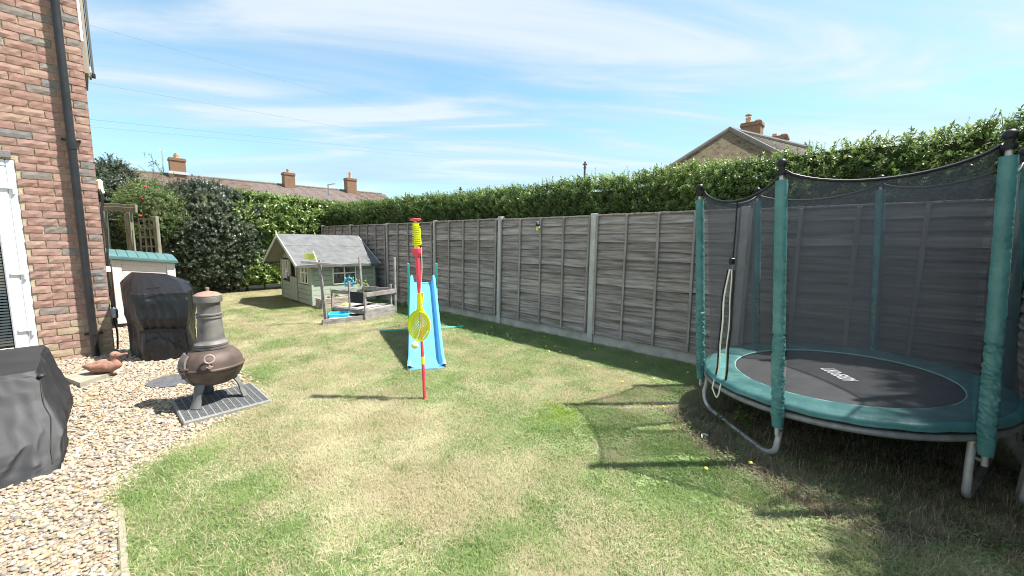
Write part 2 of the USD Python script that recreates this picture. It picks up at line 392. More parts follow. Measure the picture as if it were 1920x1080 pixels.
# ------------------------------------------------------------------ ground, lawn, gravel
FX = 4.97                                                     # the long fence stands along y at this x
g = trimesh.creation.box((600, 600, .4)); g.apply_translation((0, 0, -.24))
obj('ground', g, soil, kind='structure', label='flat ground beyond the garden, hidden by hedges', cat='ground')
GRAVEL = [(-6, -3), (-.005, -3), (.005, 2.3), (.02, 3.14), (.22, 3.33), (.55, 3.56), (.86, 3.83), (1.07, 3.88), (1.10, 4.25), (1.14, 4.94), (1.15, 6.89), (1.17, 8.51), (1.15, 9.6), (-6, 9.6)]
xs, ys = np.linspace(-.1, 5.2, 110), np.linspace(-2.5, 13.5, 240)
Xg, Yg = np.meshgrid(xs, ys, indexing='ij')
zl = .012 * (fbm(np.stack([Xg * 1.3, Yg * 1.3, Xg * 0], -1), 3, 4) - .5) - .006
obj('lawn', grid(np.stack([Xg, Yg, zl], -1)), lawn_base, kind='structure', smooth=True, label='dry patchy lawn between the gravel and the fence', cat='lawn')
bed = [q for q in GRAVEL]
obj('gravel_bed', extrude(Polygon(bed), .012, (0, 0, -.006)), M('gravel_grit_look', [(.14, .11, .08), (.22, .18, .13), (.28, .24, .18)], scale=55, rough=.95, bump=.012, bscale=60, spec=.1), kind='structure', label='bed of grit under the pale pebbles beside the house', cat='gravel bed')

rng = np.random.default_rng(7)
HOLES = [(.40, 1.05, 3.85, 4.50)]
def dist_poly(pts, poly):
    d = np.full(len(pts), 9.0); poly = np.asarray(poly)
    for i in range(len(poly)):
        a, b = poly[i], poly[(i + 1) % len(poly)]; ab = b - a
        t = np.clip(((pts - a) @ ab) / (ab @ ab + 1e-12), 0, 1); d = np.minimum(d, np.linalg.norm(pts - a - t[:, None] * ab, axis=1))
    return d
protos = []
for i in range(20):
    m = trimesh.creation.icosphere(1, 1.0); v = A(m.vertices)
    v *= 1 + .42 * (fbm(v * 1.3 + 9 * i, 2, i)[:, None] - .5)
    m = trimesh.Trimesh(v * (A([1.0, .72, .5]) * rng.uniform(.82, 1.18, 3)), m.faces, process=False)
    protos.append((m, stone_mats[i % 10], True))
n = 110000
pts = rng.uniform((-1.6, .9), (1.25, 9.4), (n, 2))
d = np.hypot(pts[:, 0] * .73 + pts[:, 1] * .66, 0)
keep = pip(pts, GRAVEL) & ((pts[:, 1] < 7.0) | (pts[:, 0] > .15)) & (rng.uniform(0, 1, n) < np.clip(5.0 / (pts[:, 1] + 1.5), .3, 1))
for x0, x1, y0, y1 in HOLES: keep &= ~((pts[:, 0] > x0) & (pts[:, 0] < x1) & (pts[:, 1] > y0) & (pts[:, 1] < y1))
keep &= np.hypot(pts[:, 0] - .52, pts[:, 1] - 5.2) > .20
pts = pts[keep]; n = len(pts)
far_ = np.clip((pts[:, 1] - 3) / 5, 0, 1)
sc = rng.lognormal(math.log(.0092), .36, n).clip(.0045, .022) * (1 + .35 * far_)
nr = np.stack([rng.normal(0, .3, n), rng.normal(0, .3, n), np.ones(n)], 1)
scatter('gravel', '/World', protos, np.column_stack([pts, sc * .25 + .004 + rng.uniform(0, .008, n)]), quat_to(nr, rng.uniform(0, 2 * PI, n)), sc, rng.integers(0, 20, n),
        'loose pale beige pebbles spread between the house and the lawn', 'gravel')

# grass: short tufts whose kind follows where the lawn is green and where it is dry
def tuft(rng, n, R, h0, h1, lean, w=.0032, flat=0.0):
    mb = MB(); V = []; F = []; o = 0
    for k in range(n):
        a, rr = rng.uniform(0, 2 * PI), R * math.sqrt(rng.uniform()); b = rng.uniform(0, 2 * PI); h = rng.uniform(h0, h1); ln = rng.uniform(.2, 1) * lean
        base = A([rr * math.cos(a), rr * math.sin(a), -.004]); dv = A([math.cos(b), math.sin(b), 0]); sv = A([-math.sin(b), math.cos(b), 0]) * w / 2 * rng.uniform(.7, 1.3)
        if rng.uniform() < flat: p1 = base + dv * h * .5 + A([0, 0, rng.uniform(.006, .016)]); p2 = base + dv * h + A([0, 0, rng.uniform(.002, .02)])
        else: p1 = base + dv * h * .25 * ln + A([0, 0, h * .6]); p2 = base + dv * h * ln + A([0, 0, h * (1 - .35 * ln)])
        V += [base - sv, base + sv, p1 - sv * .85, p1 + sv * .85, p2]; F += [(o, o + 1, o + 3), (o, o + 3, o + 2), (o + 2, o + 3, o + 4)]; o += 5
    return trimesh.Trimesh(A(V), A(F), process=False)
def clover_tuft(rng, n, R):
    V = []; F = []; o = 0
    for k in range(n):
        a, rr = rng.uniform(0, 2 * PI), R * math.sqrt(rng.uniform()); c = A([rr * math.cos(a), rr * math.sin(a), rng.uniform(.008, .03)]); s = rng.uniform(.005, .0095)
        for q in range(3):
            b = a + q * 2.1; e = A([math.cos(b), math.sin(b), rng.uniform(-.3, .3)]) * s; t = A([-math.sin(b), math.cos(b), 0]) * s * .55
            V += [c, c + e * .6 + t, c + e * 1.2, c + e * .6 - t]; F += [(o, o + 1, o + 2), (o, o + 2, o + 3)]; o += 4
    return trimesh.Trimesh(A(V), A(F), process=False)
gp = []
for i in range(5): gp.append((tuft(rng, 74, .08, .018, .048, 1.15, .0025), grass_g, False))                # 0-4 green
for i in range(5): gp.append((tuft(rng, 76, .085, .020, .052, 1.2, .0024, .45), grass_s, False))      # 5-9 dry
for i in range(3): gp.append((tuft(rng, 60, .055, .03, .06, 1.0, .0019), grass_l, False))           # 10-12 lush clump
for i in range(3): gp.append((clover_tuft(rng, 50, .08), clover, False))                            # 13-15 clover
for i in range(2): gp.append((tuft(rng, 5, .10, .07, .16, 1.2, .0026, .75), grass_s, False))        # 16-17 long loose straw
for i in range(2): gp.append((tuft(rng, 42, .07, .02, .045, .9), grass_y, False))                   # 18-19 yellow green
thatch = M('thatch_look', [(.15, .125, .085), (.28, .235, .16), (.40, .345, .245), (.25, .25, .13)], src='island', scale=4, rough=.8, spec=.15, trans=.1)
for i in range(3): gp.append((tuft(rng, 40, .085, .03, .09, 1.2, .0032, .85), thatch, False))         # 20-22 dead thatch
def dryness(p):
    d = 1.45 * fbm(np.column_stack([p * .85, 0 * p[:, 0] + 3.3]), 4, 11) + 1.0 * fbm(np.column_stack([p * 3.4, 0 * p[:, 0]]), 3, 5) - .74
    def gs(x, y, s, sy=None): return np.exp(-((p[:, 0] - x) ** 2 / s ** 2 + (p[:, 1] - y) ** 2 / (sy or s) ** 2))
    d += .26 * gs(1.35, 2.7, .75) + .22 * gs(1.25, 1.5, .55) + .20 * gs(.95, 3.75, .45) + .18 * gs(2.0, 1.2, .6) + .14 * gs(2.9, 2.1, .5) + .18 * gs(2.6, 6.2, .7) + .12 * gs(2.2, 4.2, .6)
    d -= .55 * gs(.30, 2.6, .42, .8) + .30 * gs(.65, 2.35, .35) + .22 * gs(1.6, 6.6, .7, 1.6) + .25 * gs(2.2, 9.0, .9) + .16 * gs(2.7, 1.6, .45) + .42 * np.clip((p[:, 0] - 3.9) / .9, 0, 1) + .10 * gs(2.1, 2.2, .4) + .30 * gs(2.45, .85, .7) + .16 * gs(3.1, 1.5, .6)
    return d
def place(npts, box4, dens_far):
    x0, y0, x1, y1 = box4; p = rng.uniform((x0, y0), (x1, y1), (npts, 2))
    dep = p @ fw[:2]; lat = p @ rt[:2]
    k = (dep > .9) & (np.abs(lat) < dep * 1.45 + .4) & (p[:, 0] < FX - .02) & (p[:, 1] > -.9)
    k &= ~(pip(p, GRAVEL) & ((dist_poly(p, GRAVEL) > .05) | (p[:, 1] < 3.05))) & ~((p[:, 1] < 3.0) & (p[:, 0] < .055)) & (rng.uniform(0, 1, npts) < dens_far(dep))
    k &= ~((p[:, 0] > 3.22) & (p[:, 1] > 8.75) & (p[:, 1] < 10.8))
    return p[k], dep[k]
p, dep = place(95000, (-.1, -1, 5, 12.6), lambda d: np.clip((3.6 / np.maximum(d, 1)) ** 1.1, .22, 1))
dr = dryness(p) + rng.normal(0, .26, len(p))
idx = np.where(dr > .33, rng.integers(5, 10, len(p)), rng.integers(0, 5, len(p)))
lush = (dr < -.02) & (rng.uniform(0, 1, len(p)) < .22); idx[lush] = rng.integers(10, 13, lush.sum())
nearf = (p[:, 0] > 3.75 + .5 * fbm(np.column_stack([p * 1.5, 0 * p[:, 0]]), 2, 8)) & (rng.uniform(0, 1, len(p)) < .62) ; idx[nearf] = rng.integers(13, 16, nearf.sum())
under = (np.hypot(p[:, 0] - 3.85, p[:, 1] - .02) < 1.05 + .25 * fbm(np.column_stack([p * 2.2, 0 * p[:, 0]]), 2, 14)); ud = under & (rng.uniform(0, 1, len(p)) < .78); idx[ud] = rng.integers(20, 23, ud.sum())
cv_ = (rng.uniform(0, 1, len(p)) < .06) & (p[:, 0] > 2.0); idx[cv_] = rng.integers(13, 16, cv_.sum())
stray = rng.uniform(0, 1, len(p)) < .045; idx[stray] = rng.integers(16, 18, stray.sum())
yel = np.exp(-((p[:, 0] - 2.72) ** 2 + (p[:, 1] - 1.83) ** 2) / .05) > rng.uniform(.1, 1.0, len(p)); idx[yel] = rng.integers(18, 20, yel.sum())
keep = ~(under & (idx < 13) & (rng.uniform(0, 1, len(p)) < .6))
p, idx, dep = p[keep], idx[keep], dep[keep]
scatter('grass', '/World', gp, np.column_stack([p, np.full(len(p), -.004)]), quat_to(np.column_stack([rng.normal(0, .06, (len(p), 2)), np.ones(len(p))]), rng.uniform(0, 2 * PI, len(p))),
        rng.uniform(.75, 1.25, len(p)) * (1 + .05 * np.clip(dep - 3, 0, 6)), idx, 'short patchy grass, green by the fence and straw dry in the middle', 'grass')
# separate green clumps standing in the dry middle
cl = [(1.02, 3.62), (1.55, 3.45), (1.75, 3.25), (1.95, 3.05), (2.07, 2.80), (1.62, 2.95), (1.70, 2.45), (1.35, 2.10), (1.25, 2.35), (1.62, 1.95), (1.9, 2.3), (1.2, 3.1), (1.45, 1.45), (.85, 3.3)]
pc = np.concatenate([A(c) + rng.normal(0, .065, (7, 2)) for c in cl])
scatter('grass_clump', '/World', gp[10:13], np.column_stack([pc, np.zeros(len(pc))]), quat_to(np.column_stack([rng.normal(0, .15, (len(pc), 2)), np.ones(len(pc))]), rng.uniform(0, 6, len(pc))),
        rng.uniform(.45, .9, len(pc)), rng.integers(0, 3, len(pc)), 'fresh green grass clumps standing out in the dry part of the lawn', 'grass')

# edging between lawn and gravel
slab_edge = M('edging_look', [(.17, .15, .11), (.26, .235, .18)], scale=18, rough=.95, bump=.003, bscale=120)
e = thing('lawn_edging', 'low weathered edging strip between pebbles and lawn, nearest the camera', 'edging', (0, 0, 0))
obj('edging_strip', MB().bar((-.005, -1.2, -.004), (.007, 2.3, -.004), .032, .05, ch=.006).bar((.007, 2.3, -.004), (.02, 2.95, -.006), .03, .05, ch=.006), slab_edge, e)
e = thing('lawn_edging', 'dark low edging strip behind the stove along the far gravel', 'edging', (1.15, 6.9, 0))
obj('edging_strip', MB().bar((1.14, 5.6, .012), (1.155, 7.2, .012), .03, .05, ch=.005).bar((1.155, 7.2, .012), (1.17, 8.5, .012), .03, .05, ch=.005), twig, e)

# ------------------------------------------------------------------ brick house
HY, HX = 7.02, .15
COURSE, BL = .0866, .2265
house = thing('brick_house', 'red and grey brick house wall with white door and black drainpipe', 'house', (HX, HY, 0))
DX0, DX1, DZ1 = -1.50, -.445, 2.325
w = MB()
w.box(((HX - 9) / 2 - .0, HY + .16, 3.0), (9.0 + HX, .26, 6.4))
wallm = m3.Manifold.cube((9.15, .28, 6.6)).translate((-9.0, HY + .012, -.2)) - m3.Manifold.cube((DX1 - DX0, .2, DZ1 + .1)).translate((DX0, HY - .05, -.1))
wallm = wallm + m3.Manifold.cube((.28, 6.0, 6.6)).translate((HX - .292, HY + .02, -.2))
obj('wall', wallm, mortar, house)
def brick_mesh(x0, x1, z0, z1, y, rg, out=.016):
    """A tumbled brick: its face is a bumpy grid that stands proud of the mortar. Faces -y."""
    nx = max(2, int(round((x1 - x0) / .04))); nz = 2
    X, Z = np.meshgrid(np.linspace(0, 1, nx + 1), np.linspace(0, 1, nz + 1), indexing='ij')
    jx = rg.normal(0, .0022, X.shape); jz = rg.normal(0, .0024, X.shape)
    P = np.stack([x0 + X * (x1 - x0) + jx, np.full(X.shape, y - out) + rg.normal(0, .0021, X.shape), z0 + Z * (z1 - z0) + jz], -1)
    edge = (X == 0) | (X == 1) | (Z == 0) | (Z == 1); P[..., 1] += edge * .004
    mb = MB(); mb.m(grid(P))
    Bk = P.copy(); Bk[..., 1] = y + .016
    for a, b in ((P[:, 0], Bk[:, 0]), (P[-1], Bk[-1]), (P[::-1, -1], Bk[::-1, -1]), (P[0, ::-1], Bk[0, ::-1])):
        mb.m(grid(np.stack([a, b], 1)))
    return mb.mesh()
rb = np.random.default_rng(21)
rest = MB(); built = 0
MG = .0105
for r in range(0, 62):
    z0 = -.03 + r * COURSE; z1 = z0 + COURSE - MG
    off = 0 if r % 2 == 0 else BL * .5
    x = HX; first = True
    while x > -6:
        L = (BL if r % 2 == 0 else BL * .5) if first else BL
        if r % 6 == 3 and first: L = BL * .5
        xa, xb = x - L + MG, x; x -= L; first = False
        hit = [(xa, xb)]
        if z1 < DZ1 + .09 and xb > DX0 and xa < DX1:
            hit = []
            if xb > DX1 + .03: hit.append((DX1 + .002, xb))
            if xa < DX0 - .03: hit.append((xa, DX0 - .002))
        for a, b in hit:
            if b - a < .02: continue
            k = rb.random(); zz = z0
            if zz < .42: mi = [6, 5, 1, 6, 2][int(k * 5)] if k < .8 else 5
            else: mi = 0 if k < .27 else 1 if k < .5 else 2 if k < .70 else 3 if k < .80 else 4 if k < .86 else 5
            bm = brick_mesh(a, b, z0, z1, HY + .014, rb)
            if a > -.92 and z0 < 4.75 and built < 298: obj('brick', bm, brick_mats[mi], house); built += 1
            else: rest.m(bm)
obj('brickwork', rest, brick_mats[1], house, kind='stuff')
side = MB()
for r in range(0, 62):                                          # the side wall round the corner, seen only at a grazing angle
    z0 = -.03 + r * COURSE; y = HY + .004 + (0 if r % 2 else BL * .5)
    if r % 2 == 0: side.box((HX - .001, HY + .055, z0 + (COURSE - MG) / 2), (.024, BL * .5 - MG, COURSE - MG))
    while y < HY + 4.5:
        side.box((HX - .001, y + (BL - MG) / 2 + .01, z0 + (COURSE - MG) / 2), (.024, BL - MG - .004, COURSE - MG)); y += BL
obj('side_brickwork', side, brick_mats[2], house, kind='stuff')
obj('lintel', MB().box(((DX0 + DX1) / 2 - .03, HY + .004, DZ1 + .05), (DX1 - DX0 + .02, .03, .075), ch=.004), brick_mats[4], house)
# door
door = obj('door', MB().box((DX1 - .035, HY + .05, 1.17), (.066, .075, 2.30), ch=.008).box((DX0 + .035, HY + .05, 1.17), (.066, .075, 2.30), ch=.008)
           .box(((DX0 + DX1) / 2, HY + .05, 2.285), (DX1 - DX0 - .14, .075, .07), ch=.006)
           .box((DX1 - .122, HY + .038, 1.16), (.104, .055, 2.17), ch=.012).box((DX0 + .122, HY + .038, 1.16), (.104, .055, 2.17), ch=.012)
           .box(((DX0 + DX1) / 2, HY + .038, 2.19), (DX1 - DX0 - .35, .055, .11), ch=.01).box(((DX0 + DX1) / 2, HY + .038, .15), (DX1 - DX0 - .35, .055, .15), ch=.01)
           .box(((DX0 + DX1) / 2, HY + .05, .03), (DX1 - DX0, .08, .05), ch=.006), white_pvc, house)
glass = '/World/Looks/pane_look'
usdkit.material(stage, glass, {'t': ('transparent_bsdf', {'color': (.93, .95, .95)}), 'gl': ('glossy_bsdf', {'roughness': .02, 'color': (1, 1, 1)}), 'f': ('fresnel', {'IOR': 1.5}), 'm': ('mix_closure', {})},
                [('f.fac', 'm.fac'), ('t.BSDF', 'm.closure1'), ('gl.BSDF', 'm.closure2')], surface='m.closure')
obj('pane', MB().box(((DX0 + DX1) / 2, HY + .032, 1.18), (DX1 - DX0 - .36, .006, 1.92)), glass, door)
room_mat = M('dark_interior_look', (.012, .012, .014), rough=.9)
obj('interior', MB().box(((DX0 + DX1) / 2, HY + .12, 1.18), (DX1 - DX0 - .3, .02, 2.0)), room_mat, door)
for k in range(56):
    obj('blind_slat', MB().box(((DX0 + DX1) / 2, HY + .065, .26 + k * .0335), (DX1 - DX0 - .37, .022, .019)), white_pvc, door)
for z in (2.02, 1.07, .42):
    obj('hinge', MB().box((DX1 - .085, HY + .004, z), (.10, .022, .035), ch=.006).box((DX1 - .033, HY + .002, z - .025), (.022, .026, .10), ch=.008), white_pvc, door)
# drainpipe
PX, PY = -.008, HY - .062
dp = obj('drainpipe', tube([(PX, PY, -.02), (PX, PY, 2.61), (PX, PY, 6.0)], .036, 20), black_pvc, house, smooth=40)
obj('pipe_socket', lathe([(.036, 2.50), (.042, 2.505), (.0425, 2.605), (.036, 2.61)], (PX, PY, 0), 24), black_pvc, dp, smooth=40)
for z in (2.615, .295):
    obj('pipe_bracket', MB().m(lathe([(.037, z - .011), (.041, z - .011), (.041, z + .011), (.037, z + .011)], (PX, PY, 0), 24)).box((PX, PY + .05, z), (.16, .02, .022), ch=.004)
        .m(lathe([(.001, -.012), (.009, -.012), (.009, .012), (.001, .012)], (PX - .07, PY + .035, z), 8)).m(lathe([(.001, -.012), (.009, -.012), (.009, .012), (.001, .012)], (PX + .07, PY + .035, z), 8)), black_pvc, dp)
# upstairs bay that looks round the corner
timber = M('grey_timber_look', [(.15, .132, .108), (.22, .20, .165), (.26, .24, .20)], scale=1, stretch=(26, 26, 2), rough=.85, bump=.002, bscale=3)
bay = obj('bay_window', MB().box((.166, 7.62, 4.9), (.04, .80, 2.12), ch=.004), white_pvc, house)
obj('cladding', MB().box((.172, 7.60, 3.65), (.056, .84, .37), ch=.004).box((.206, 7.45, 4.7), (.028, .05, 2.4), ch=.004).box((.222, 7.55, 4.7), (.02, .05, 2.4), ch=.004), timber, bay)
obj('corner_post', MB().box((.247, 7.5, 4.8), (.022, .06, 2.48), ch=.004), M('dark_grey_plastic_look', (.09, .09, .085), rough=.5), bay)
obj('end_cap', MB().box((.25, 7.49, 3.535), (.034, .08, .045), ch=.006), black_pvc, bay)
obj('flashing', MB().box((.222, 7.5, 3.60), (.018, .06, .07), ch=.003), white_pvc, bay)
# small fittings on the side wall
cream = M('cream_plastic_look', (.66, .60, .40), rough=.45)
obj('security_light', MB().box((.186, 7.16, 2.13), (.06, .10, .15), ch=.02).box((.20, 7.12, 2.05), (.05, .06, .05), ch=.015), cream, house)
obj('wall_box', MB().box((.175, 7.10, 1.085), (.05, .08, .075), ch=.006), white_pvc, house)
sk = obj('socket_box', MB().box((.178, 7.10, .52), (.055, .10, .12), ch=.008), M('grey_plastic_look', (.34, .36, .37), rough=.45), house)
obj('socket_flap', MB().box((.215, 7.10, .51), (.022, .09, .12), ch=.008), black_pvc, sk)
for k, (o, a) in enumerate(((.0, .02), (.012, .035), (-.006, .05))):
    obj('cable', tube(smoothpath([(.175 + o, 7.08, 2.08), (.18 + o + a * .4, 7.06, 1.95), (.168 + o, 7.06, 1.75), (.185 + o + a * .3, 7.06, 1.5), (.17 + o * .5, 7.07, 1.0), (.182 + o, 7.07, .72), (.172, 7.08, .55)], 30), .006, 6), black_pvc, house, smooth=True)
obj('cable', tube(smoothpath([(.18, 7.1, .47), (.20, 7.12, .25), (.19, 7.2, .02)], 12), .012, 6), black_pvc, house, smooth=True)

# ------------------------------------------------------------------ fences
fence = thing('fence', 'long weathered lap-board fence with concrete posts below the hedge', 'fence', (FX, 2.9, 0))
POST_Y = [2.9 + 1.909 * k for k in range(-2, 6)]
rf = np.random.default_rng(5)
def post(x, y, h, par, lean=(0, 0), mat=concrete):
    b = MB(); hw = .047
    v, f, _ = meshkit.arrays(box((0, 0, h / 2 - .05), (.094, .094, h + .1), 0, .007)); v = A(v); v[:, 0] += lean[0] * v[:, 2] / h; v[:, 1] += lean[1] * v[:, 2] / h
    return obj('post', trimesh.Trimesh(v + A([x, y, 0]), f, process=False), mat, par)
for k, y in enumerate(POST_Y): post(FX + .045, y, 1.935 + rf.normal(0, .008), fence, (rf.normal(0, .008), rf.normal(0, .01)))
def panel(par, along, at, s0, s1, zb, zt, face, rg, nb=14, battens=(0, .25, .5, .75, 1)):
    """A lap panel. along: unit vector; face: unit vector out of its show side; at: point at s = 0."""
    along, face, at = A(along, float), A(face, float), A(at, float); side = abs(along[0]) > .5
    T = lambda s, d, z: at + s[..., None] * along + d[..., None] * face + z[..., None] * A([0, 0, 1.0])
    cap = MB(); c0 = at + along * s0 + A([0, 0, zt]); c1 = at + along * s1 + A([0, 0, zt])
    cap.bar(c0 + face * .004, c1 + face * .004, .055, .022, ch=.004).bar(c0 - A([0, 0, zt - zb - .012]) , c1 - A([0, 0, zt - zb - .012]), .03, .024)
    pan = obj('fence_panel', cap, batten_mat, par)
    pitch = (zt - .012 - zb) / nb; N = 18
    for b in range(nb):
        s = np.linspace(s0 + .004, s1 - .004, N + 1); z1 = zb + (b + 1) * pitch + .028; z0 = zb + b * pitch + .004
        wav = .020 * (fbm(np.stack([s * 2.2, s * 0 + b * 3.1 + s0 * 7, s * 0], -1), 3, 3) - .5) * 2 + rg.normal(0, .003)
        lo = np.maximum(z0 + wav * (b > 0), zb); hi = np.full(N + 1, min(z1, zt - .01)); lift = .020 + .010 * fbm(np.stack([s * 1.7, s * 0 + b * 5.7, s * 0], -1), 2, 9)
        rows = np.stack([T(s, 0 * s - .004, hi), T(s, lift * .5 + .002 * np.sin(s * 9 + b), (hi + lo) / 2), T(s, lift, lo), T(s, lift - .016, lo - .001)], 1)
        G = grid(rows)
        if side: G.faces = G.faces
        obj('board', G, side_mat if side else fence_mats[rg.integers(0, 4)], pan, smooth=40)
    for q in battens:
        s = s0 + .02 + q * (s1 - s0 - .04); wdt = .034 + rg.normal(0, .003); tl = rg.normal(0, .006)
        a = at + along * (s + tl) + face * .040 + A([0, 0, zb + .002]); c = at + along * (s - tl) + face * .040 + A([0, 0, zt - .008])
        obj('batten', bar(a, c, wdt, .022, tuple(face), .004), batten_mat, pan)
    return pan
for k in range(len(POST_Y) - 1):
    y0, y1 = POST_Y[k] + .05, POST_Y[k + 1] - .05
    obj('gravel_board', MB().box((FX + .045, (y0 + y1) / 2, .055), (.04, y1 - y0 + .01, .21), ch=.005), gravel_board_mat, fence)
    panel(fence, (0, 1, 0), (FX + .022, 0, 0), y0, y1, .162, 1.895 + rf.normal(0, .006), (-1, 0, 0), rf)
sf = thing('fence', 'short return fence at the right edge behind the trampoline, with one tall post', 'fence', (4.3, -.93, 0))
panel(sf, (1, 0, 0), (0, -.985, 0), 3.70, 4.88, .162, 1.88, (0, 1, 0), rf, battens=(0, .5, 1))
obj('gravel_board', MB().box((4.29, -.985, .055), (1.18, .04, .21), ch=.005), gravel_board_mat, sf)
post(3.652, -.88, 1.93, sf, (.01, -.07), M('old_post_look', [(.22, .205, .185), (.33, .31, .285)], scale=4, stretch=(8, 8, 2), rough=.9, bump=.003, bscale=30))
panel(sf, (1, 0, 0), (0, -.985, 0), 1.9, 3.60, .162, 1.88, (0, 1, 0), rf)
plank = thing('plank', 'long grey plank leaning upright in the fence corner behind the trampoline', 'plank', (4.86, -.87, 0))
obj('board', bar((4.84, -.90, 0), (4.90, -.86, 1.82), .09, .025, (-.7, .7, 0), .004), batten_mat, plank)

# ------------------------------------------------------------------ foliage
rv = np.random.default_rng(33)
def noisy_box(lo, hi, n=(10, 40, 8), amp=.08, seed=1):
    m = trimesh.creation.box(A(hi) - A(lo)); m.apply_translation((A(hi) + A(lo)) / 2); m = m.subdivide_to_size(.22); v = A(m.vertices); c = (A(hi) + A(lo)) / 2
    d = (v - c) / ((A(hi) - A(lo)) / 2); d /= np.linalg.norm(d, axis=1, keepdims=True)
    return trimesh.Trimesh(v + d * amp * (fbm(v * 1.6, 3, seed)[:, None] - .7) * 2, m.faces, process=False)
def sprigs(n, leaves, L, W, length, seeds, mats, spread=1.0, fold=.25, droop=.25):
    return [(sprig(np.random.default_rng(100 + q + seeds), leaves, L, W, length, spread, True, fold, droop), mats[q % len(mats)], False) for q in range(n)]
# long hedge on the far side of the fence
hedge = thing('long_hedge', 'long clipped green hedge rising above the wooden fence', 'hedge', (5.7, 5, 0))
HT = lambda y: 2.47 + .10 * np.clip((y - 6) / 6, 0, 1) + .10 * np.clip((1.5 - y) / 2.5, 0, 1)
obj('dark_core', MB().m(noisy_box((5.30, -4.2, .1), (6.25, 13.3, 2.32), amp=.07)).m(noisy_box((5.36, -4.1, 1.2), (6.2, 1.6, 2.50), amp=.07, seed=3)).m(noisy_box((5.36, 6, 1.2), (6.2, 13.2, 2.42), amp=.07, seed=5)).m(noisy_box((2.2, -2.4, .1), (5.6, -1.45, 3.28), amp=.07, seed=6)), core_mat, hedge)  # solid dark cores added to block light; the last belongs to the unseen return
tr = MB()
for y in np.arange(-4, 13.4, .8): tr.tube([(5.75 + rv.normal(0, .08), y, 0), (5.75, y + rv.normal(0, .1), .9), (5.7 + rv.normal(0, .1), y + rv.normal(0, .1), 2.2)], [.035, .03, .012], 6)
obj('trunk', tr, twig, hedge, kind='stuff')
nf, nt = 6600, 3600
yf = rv.uniform(-4.2, 13.2, nf); zf = 1.62 + (HT(yf) - 1.62) * rv.uniform(0, 1, nf) ** .9
bul = .13 * (fbm(np.stack([yf * .9, zf * 1.4, yf * 0], -1), 3, 2) - .5) * 2
xf = 5.27 - bul + rv.uniform(-.05, .12, nf) + .10 * np.clip((zf - HT(yf) + .25) / .25, 0, 1)
df = np.stack([-1.0 + 0 * yf, rv.normal(0, .55, nf), rv.normal(.55, .5, nf)], 1)
yt = rv.uniform(-4.2, 13.2, nt); xt = rv.uniform(5.3, 6.35, nt); zt = HT(yt) + .10 * (fbm(np.stack([xt * 1.2, yt * 1.2, yt * 0], -1), 3, 6) - .5) * 2 - .03 + rv.uniform(-.08, .02, nt)
dt = np.stack([rv.normal(-.15, .45, nt), rv.normal(0, .45, nt), np.ones(nt)], 1)
hp = sprigs(6, 17, .042, .0215, .12, 0, [leaf_privet]) + sprigs(3, 14, .042, .020, .13, 40, [leaf_new], .7)
nb_ = 1300                                                        # unseen hedge return behind the short fence, added at this height for its shadow
xb_ = rv.uniform(2.2, 5.5, nb_); zb_ = 1.7 + 1.75 * rv.uniform(0, 1, nb_); tb = rv.uniform(0, 1, nb_) < .4; yb_ = np.where(tb, rv.uniform(-2.4, -1.4, nb_), -1.40 + rv.uniform(-.1, .06, nb_)); zb_ = np.where(tb, 3.30 + rv.uniform(0, .25, nb_), zb_)
P_ = np.concatenate([np.stack([xf, yf, zf], 1), np.stack([xt, yt, zt], 1)]); D_ = np.concatenate([df, dt])
Pb_ = np.stack([xb_, yb_, zb_], 1); Db_ = np.stack([rv.normal(0, .5, nb_), np.where(tb, 0, 1.0) + rv.normal(0, .2, nb_), np.where(tb, 1.0, .5) + rv.normal(0, .2, nb_)], 1)
newp = np.concatenate([rv.uniform(0, 1, nf) < .05 + .30 * np.clip((zf - HT(yf) + .22) / .2, 0, 1), rv.uniform(0, 1, nt) < .45])
ix = np.where(newp, rv.integers(6, 9, nf + nt), rv.integers(0, 6, nf + nt))
P_ = np.concatenate([P_, Pb_]); D_ = np.concatenate([D_, Db_]); ix = np.concatenate([ix, rv.integers(0, 9, nb_)])
scatter('foliage', hedge, hp, P_, quat_to(D_, rv.uniform(0, 6.28, len(P_))), rv.uniform(.8, 1.3, len(P_)), ix)
ns = 190; ys_ = np.concatenate([rv.uniform(-2.5, 2.2, 130), rv.uniform(2.2, 13, 60)]); xs_ = rv.uniform(5.3, 5.9, ns)      # loose young shoots standing up out of the top
scatter('shoots', hedge, sprigs(3, 12, .05, .021, .22, 70, [leaf_new, leaf_privet], .8), np.stack([xs_, ys_, HT(ys_) - .04], 1), quat_to(np.stack([rv.normal(0, .25, ns), rv.normal(0, .25, ns), np.ones(ns)], 1), rv.uniform(0, 6, ns)), rv.uniform(.4, .95, ns), rv.integers(0, 3, ns))
for k in range(120):                                            # the nearest leaves, each its own
    y = rv.uniform(-.9, 2.6); z = rv.uniform(1.98, HT(y) - .03); v, f = leaf_shape(rv.uniform(.05, .065), rv.uniform(.024, .03), .25, .25)
    q = quat_to(A([[-1.0, rv.normal(0, .6), rv.normal(.4, .5)]]), A([rv.uniform(0, 6.28)]))[0]; R = trimesh.transformations.quaternion_matrix(q)[:3, :3]
    obj('leaf', trimesh.Trimesh(v @ R.T + A([5.20 - rv.uniform(0, .05), y, z]), f, process=False), leaf_new if k % 4 == 0 else leaf_privet, hedge)

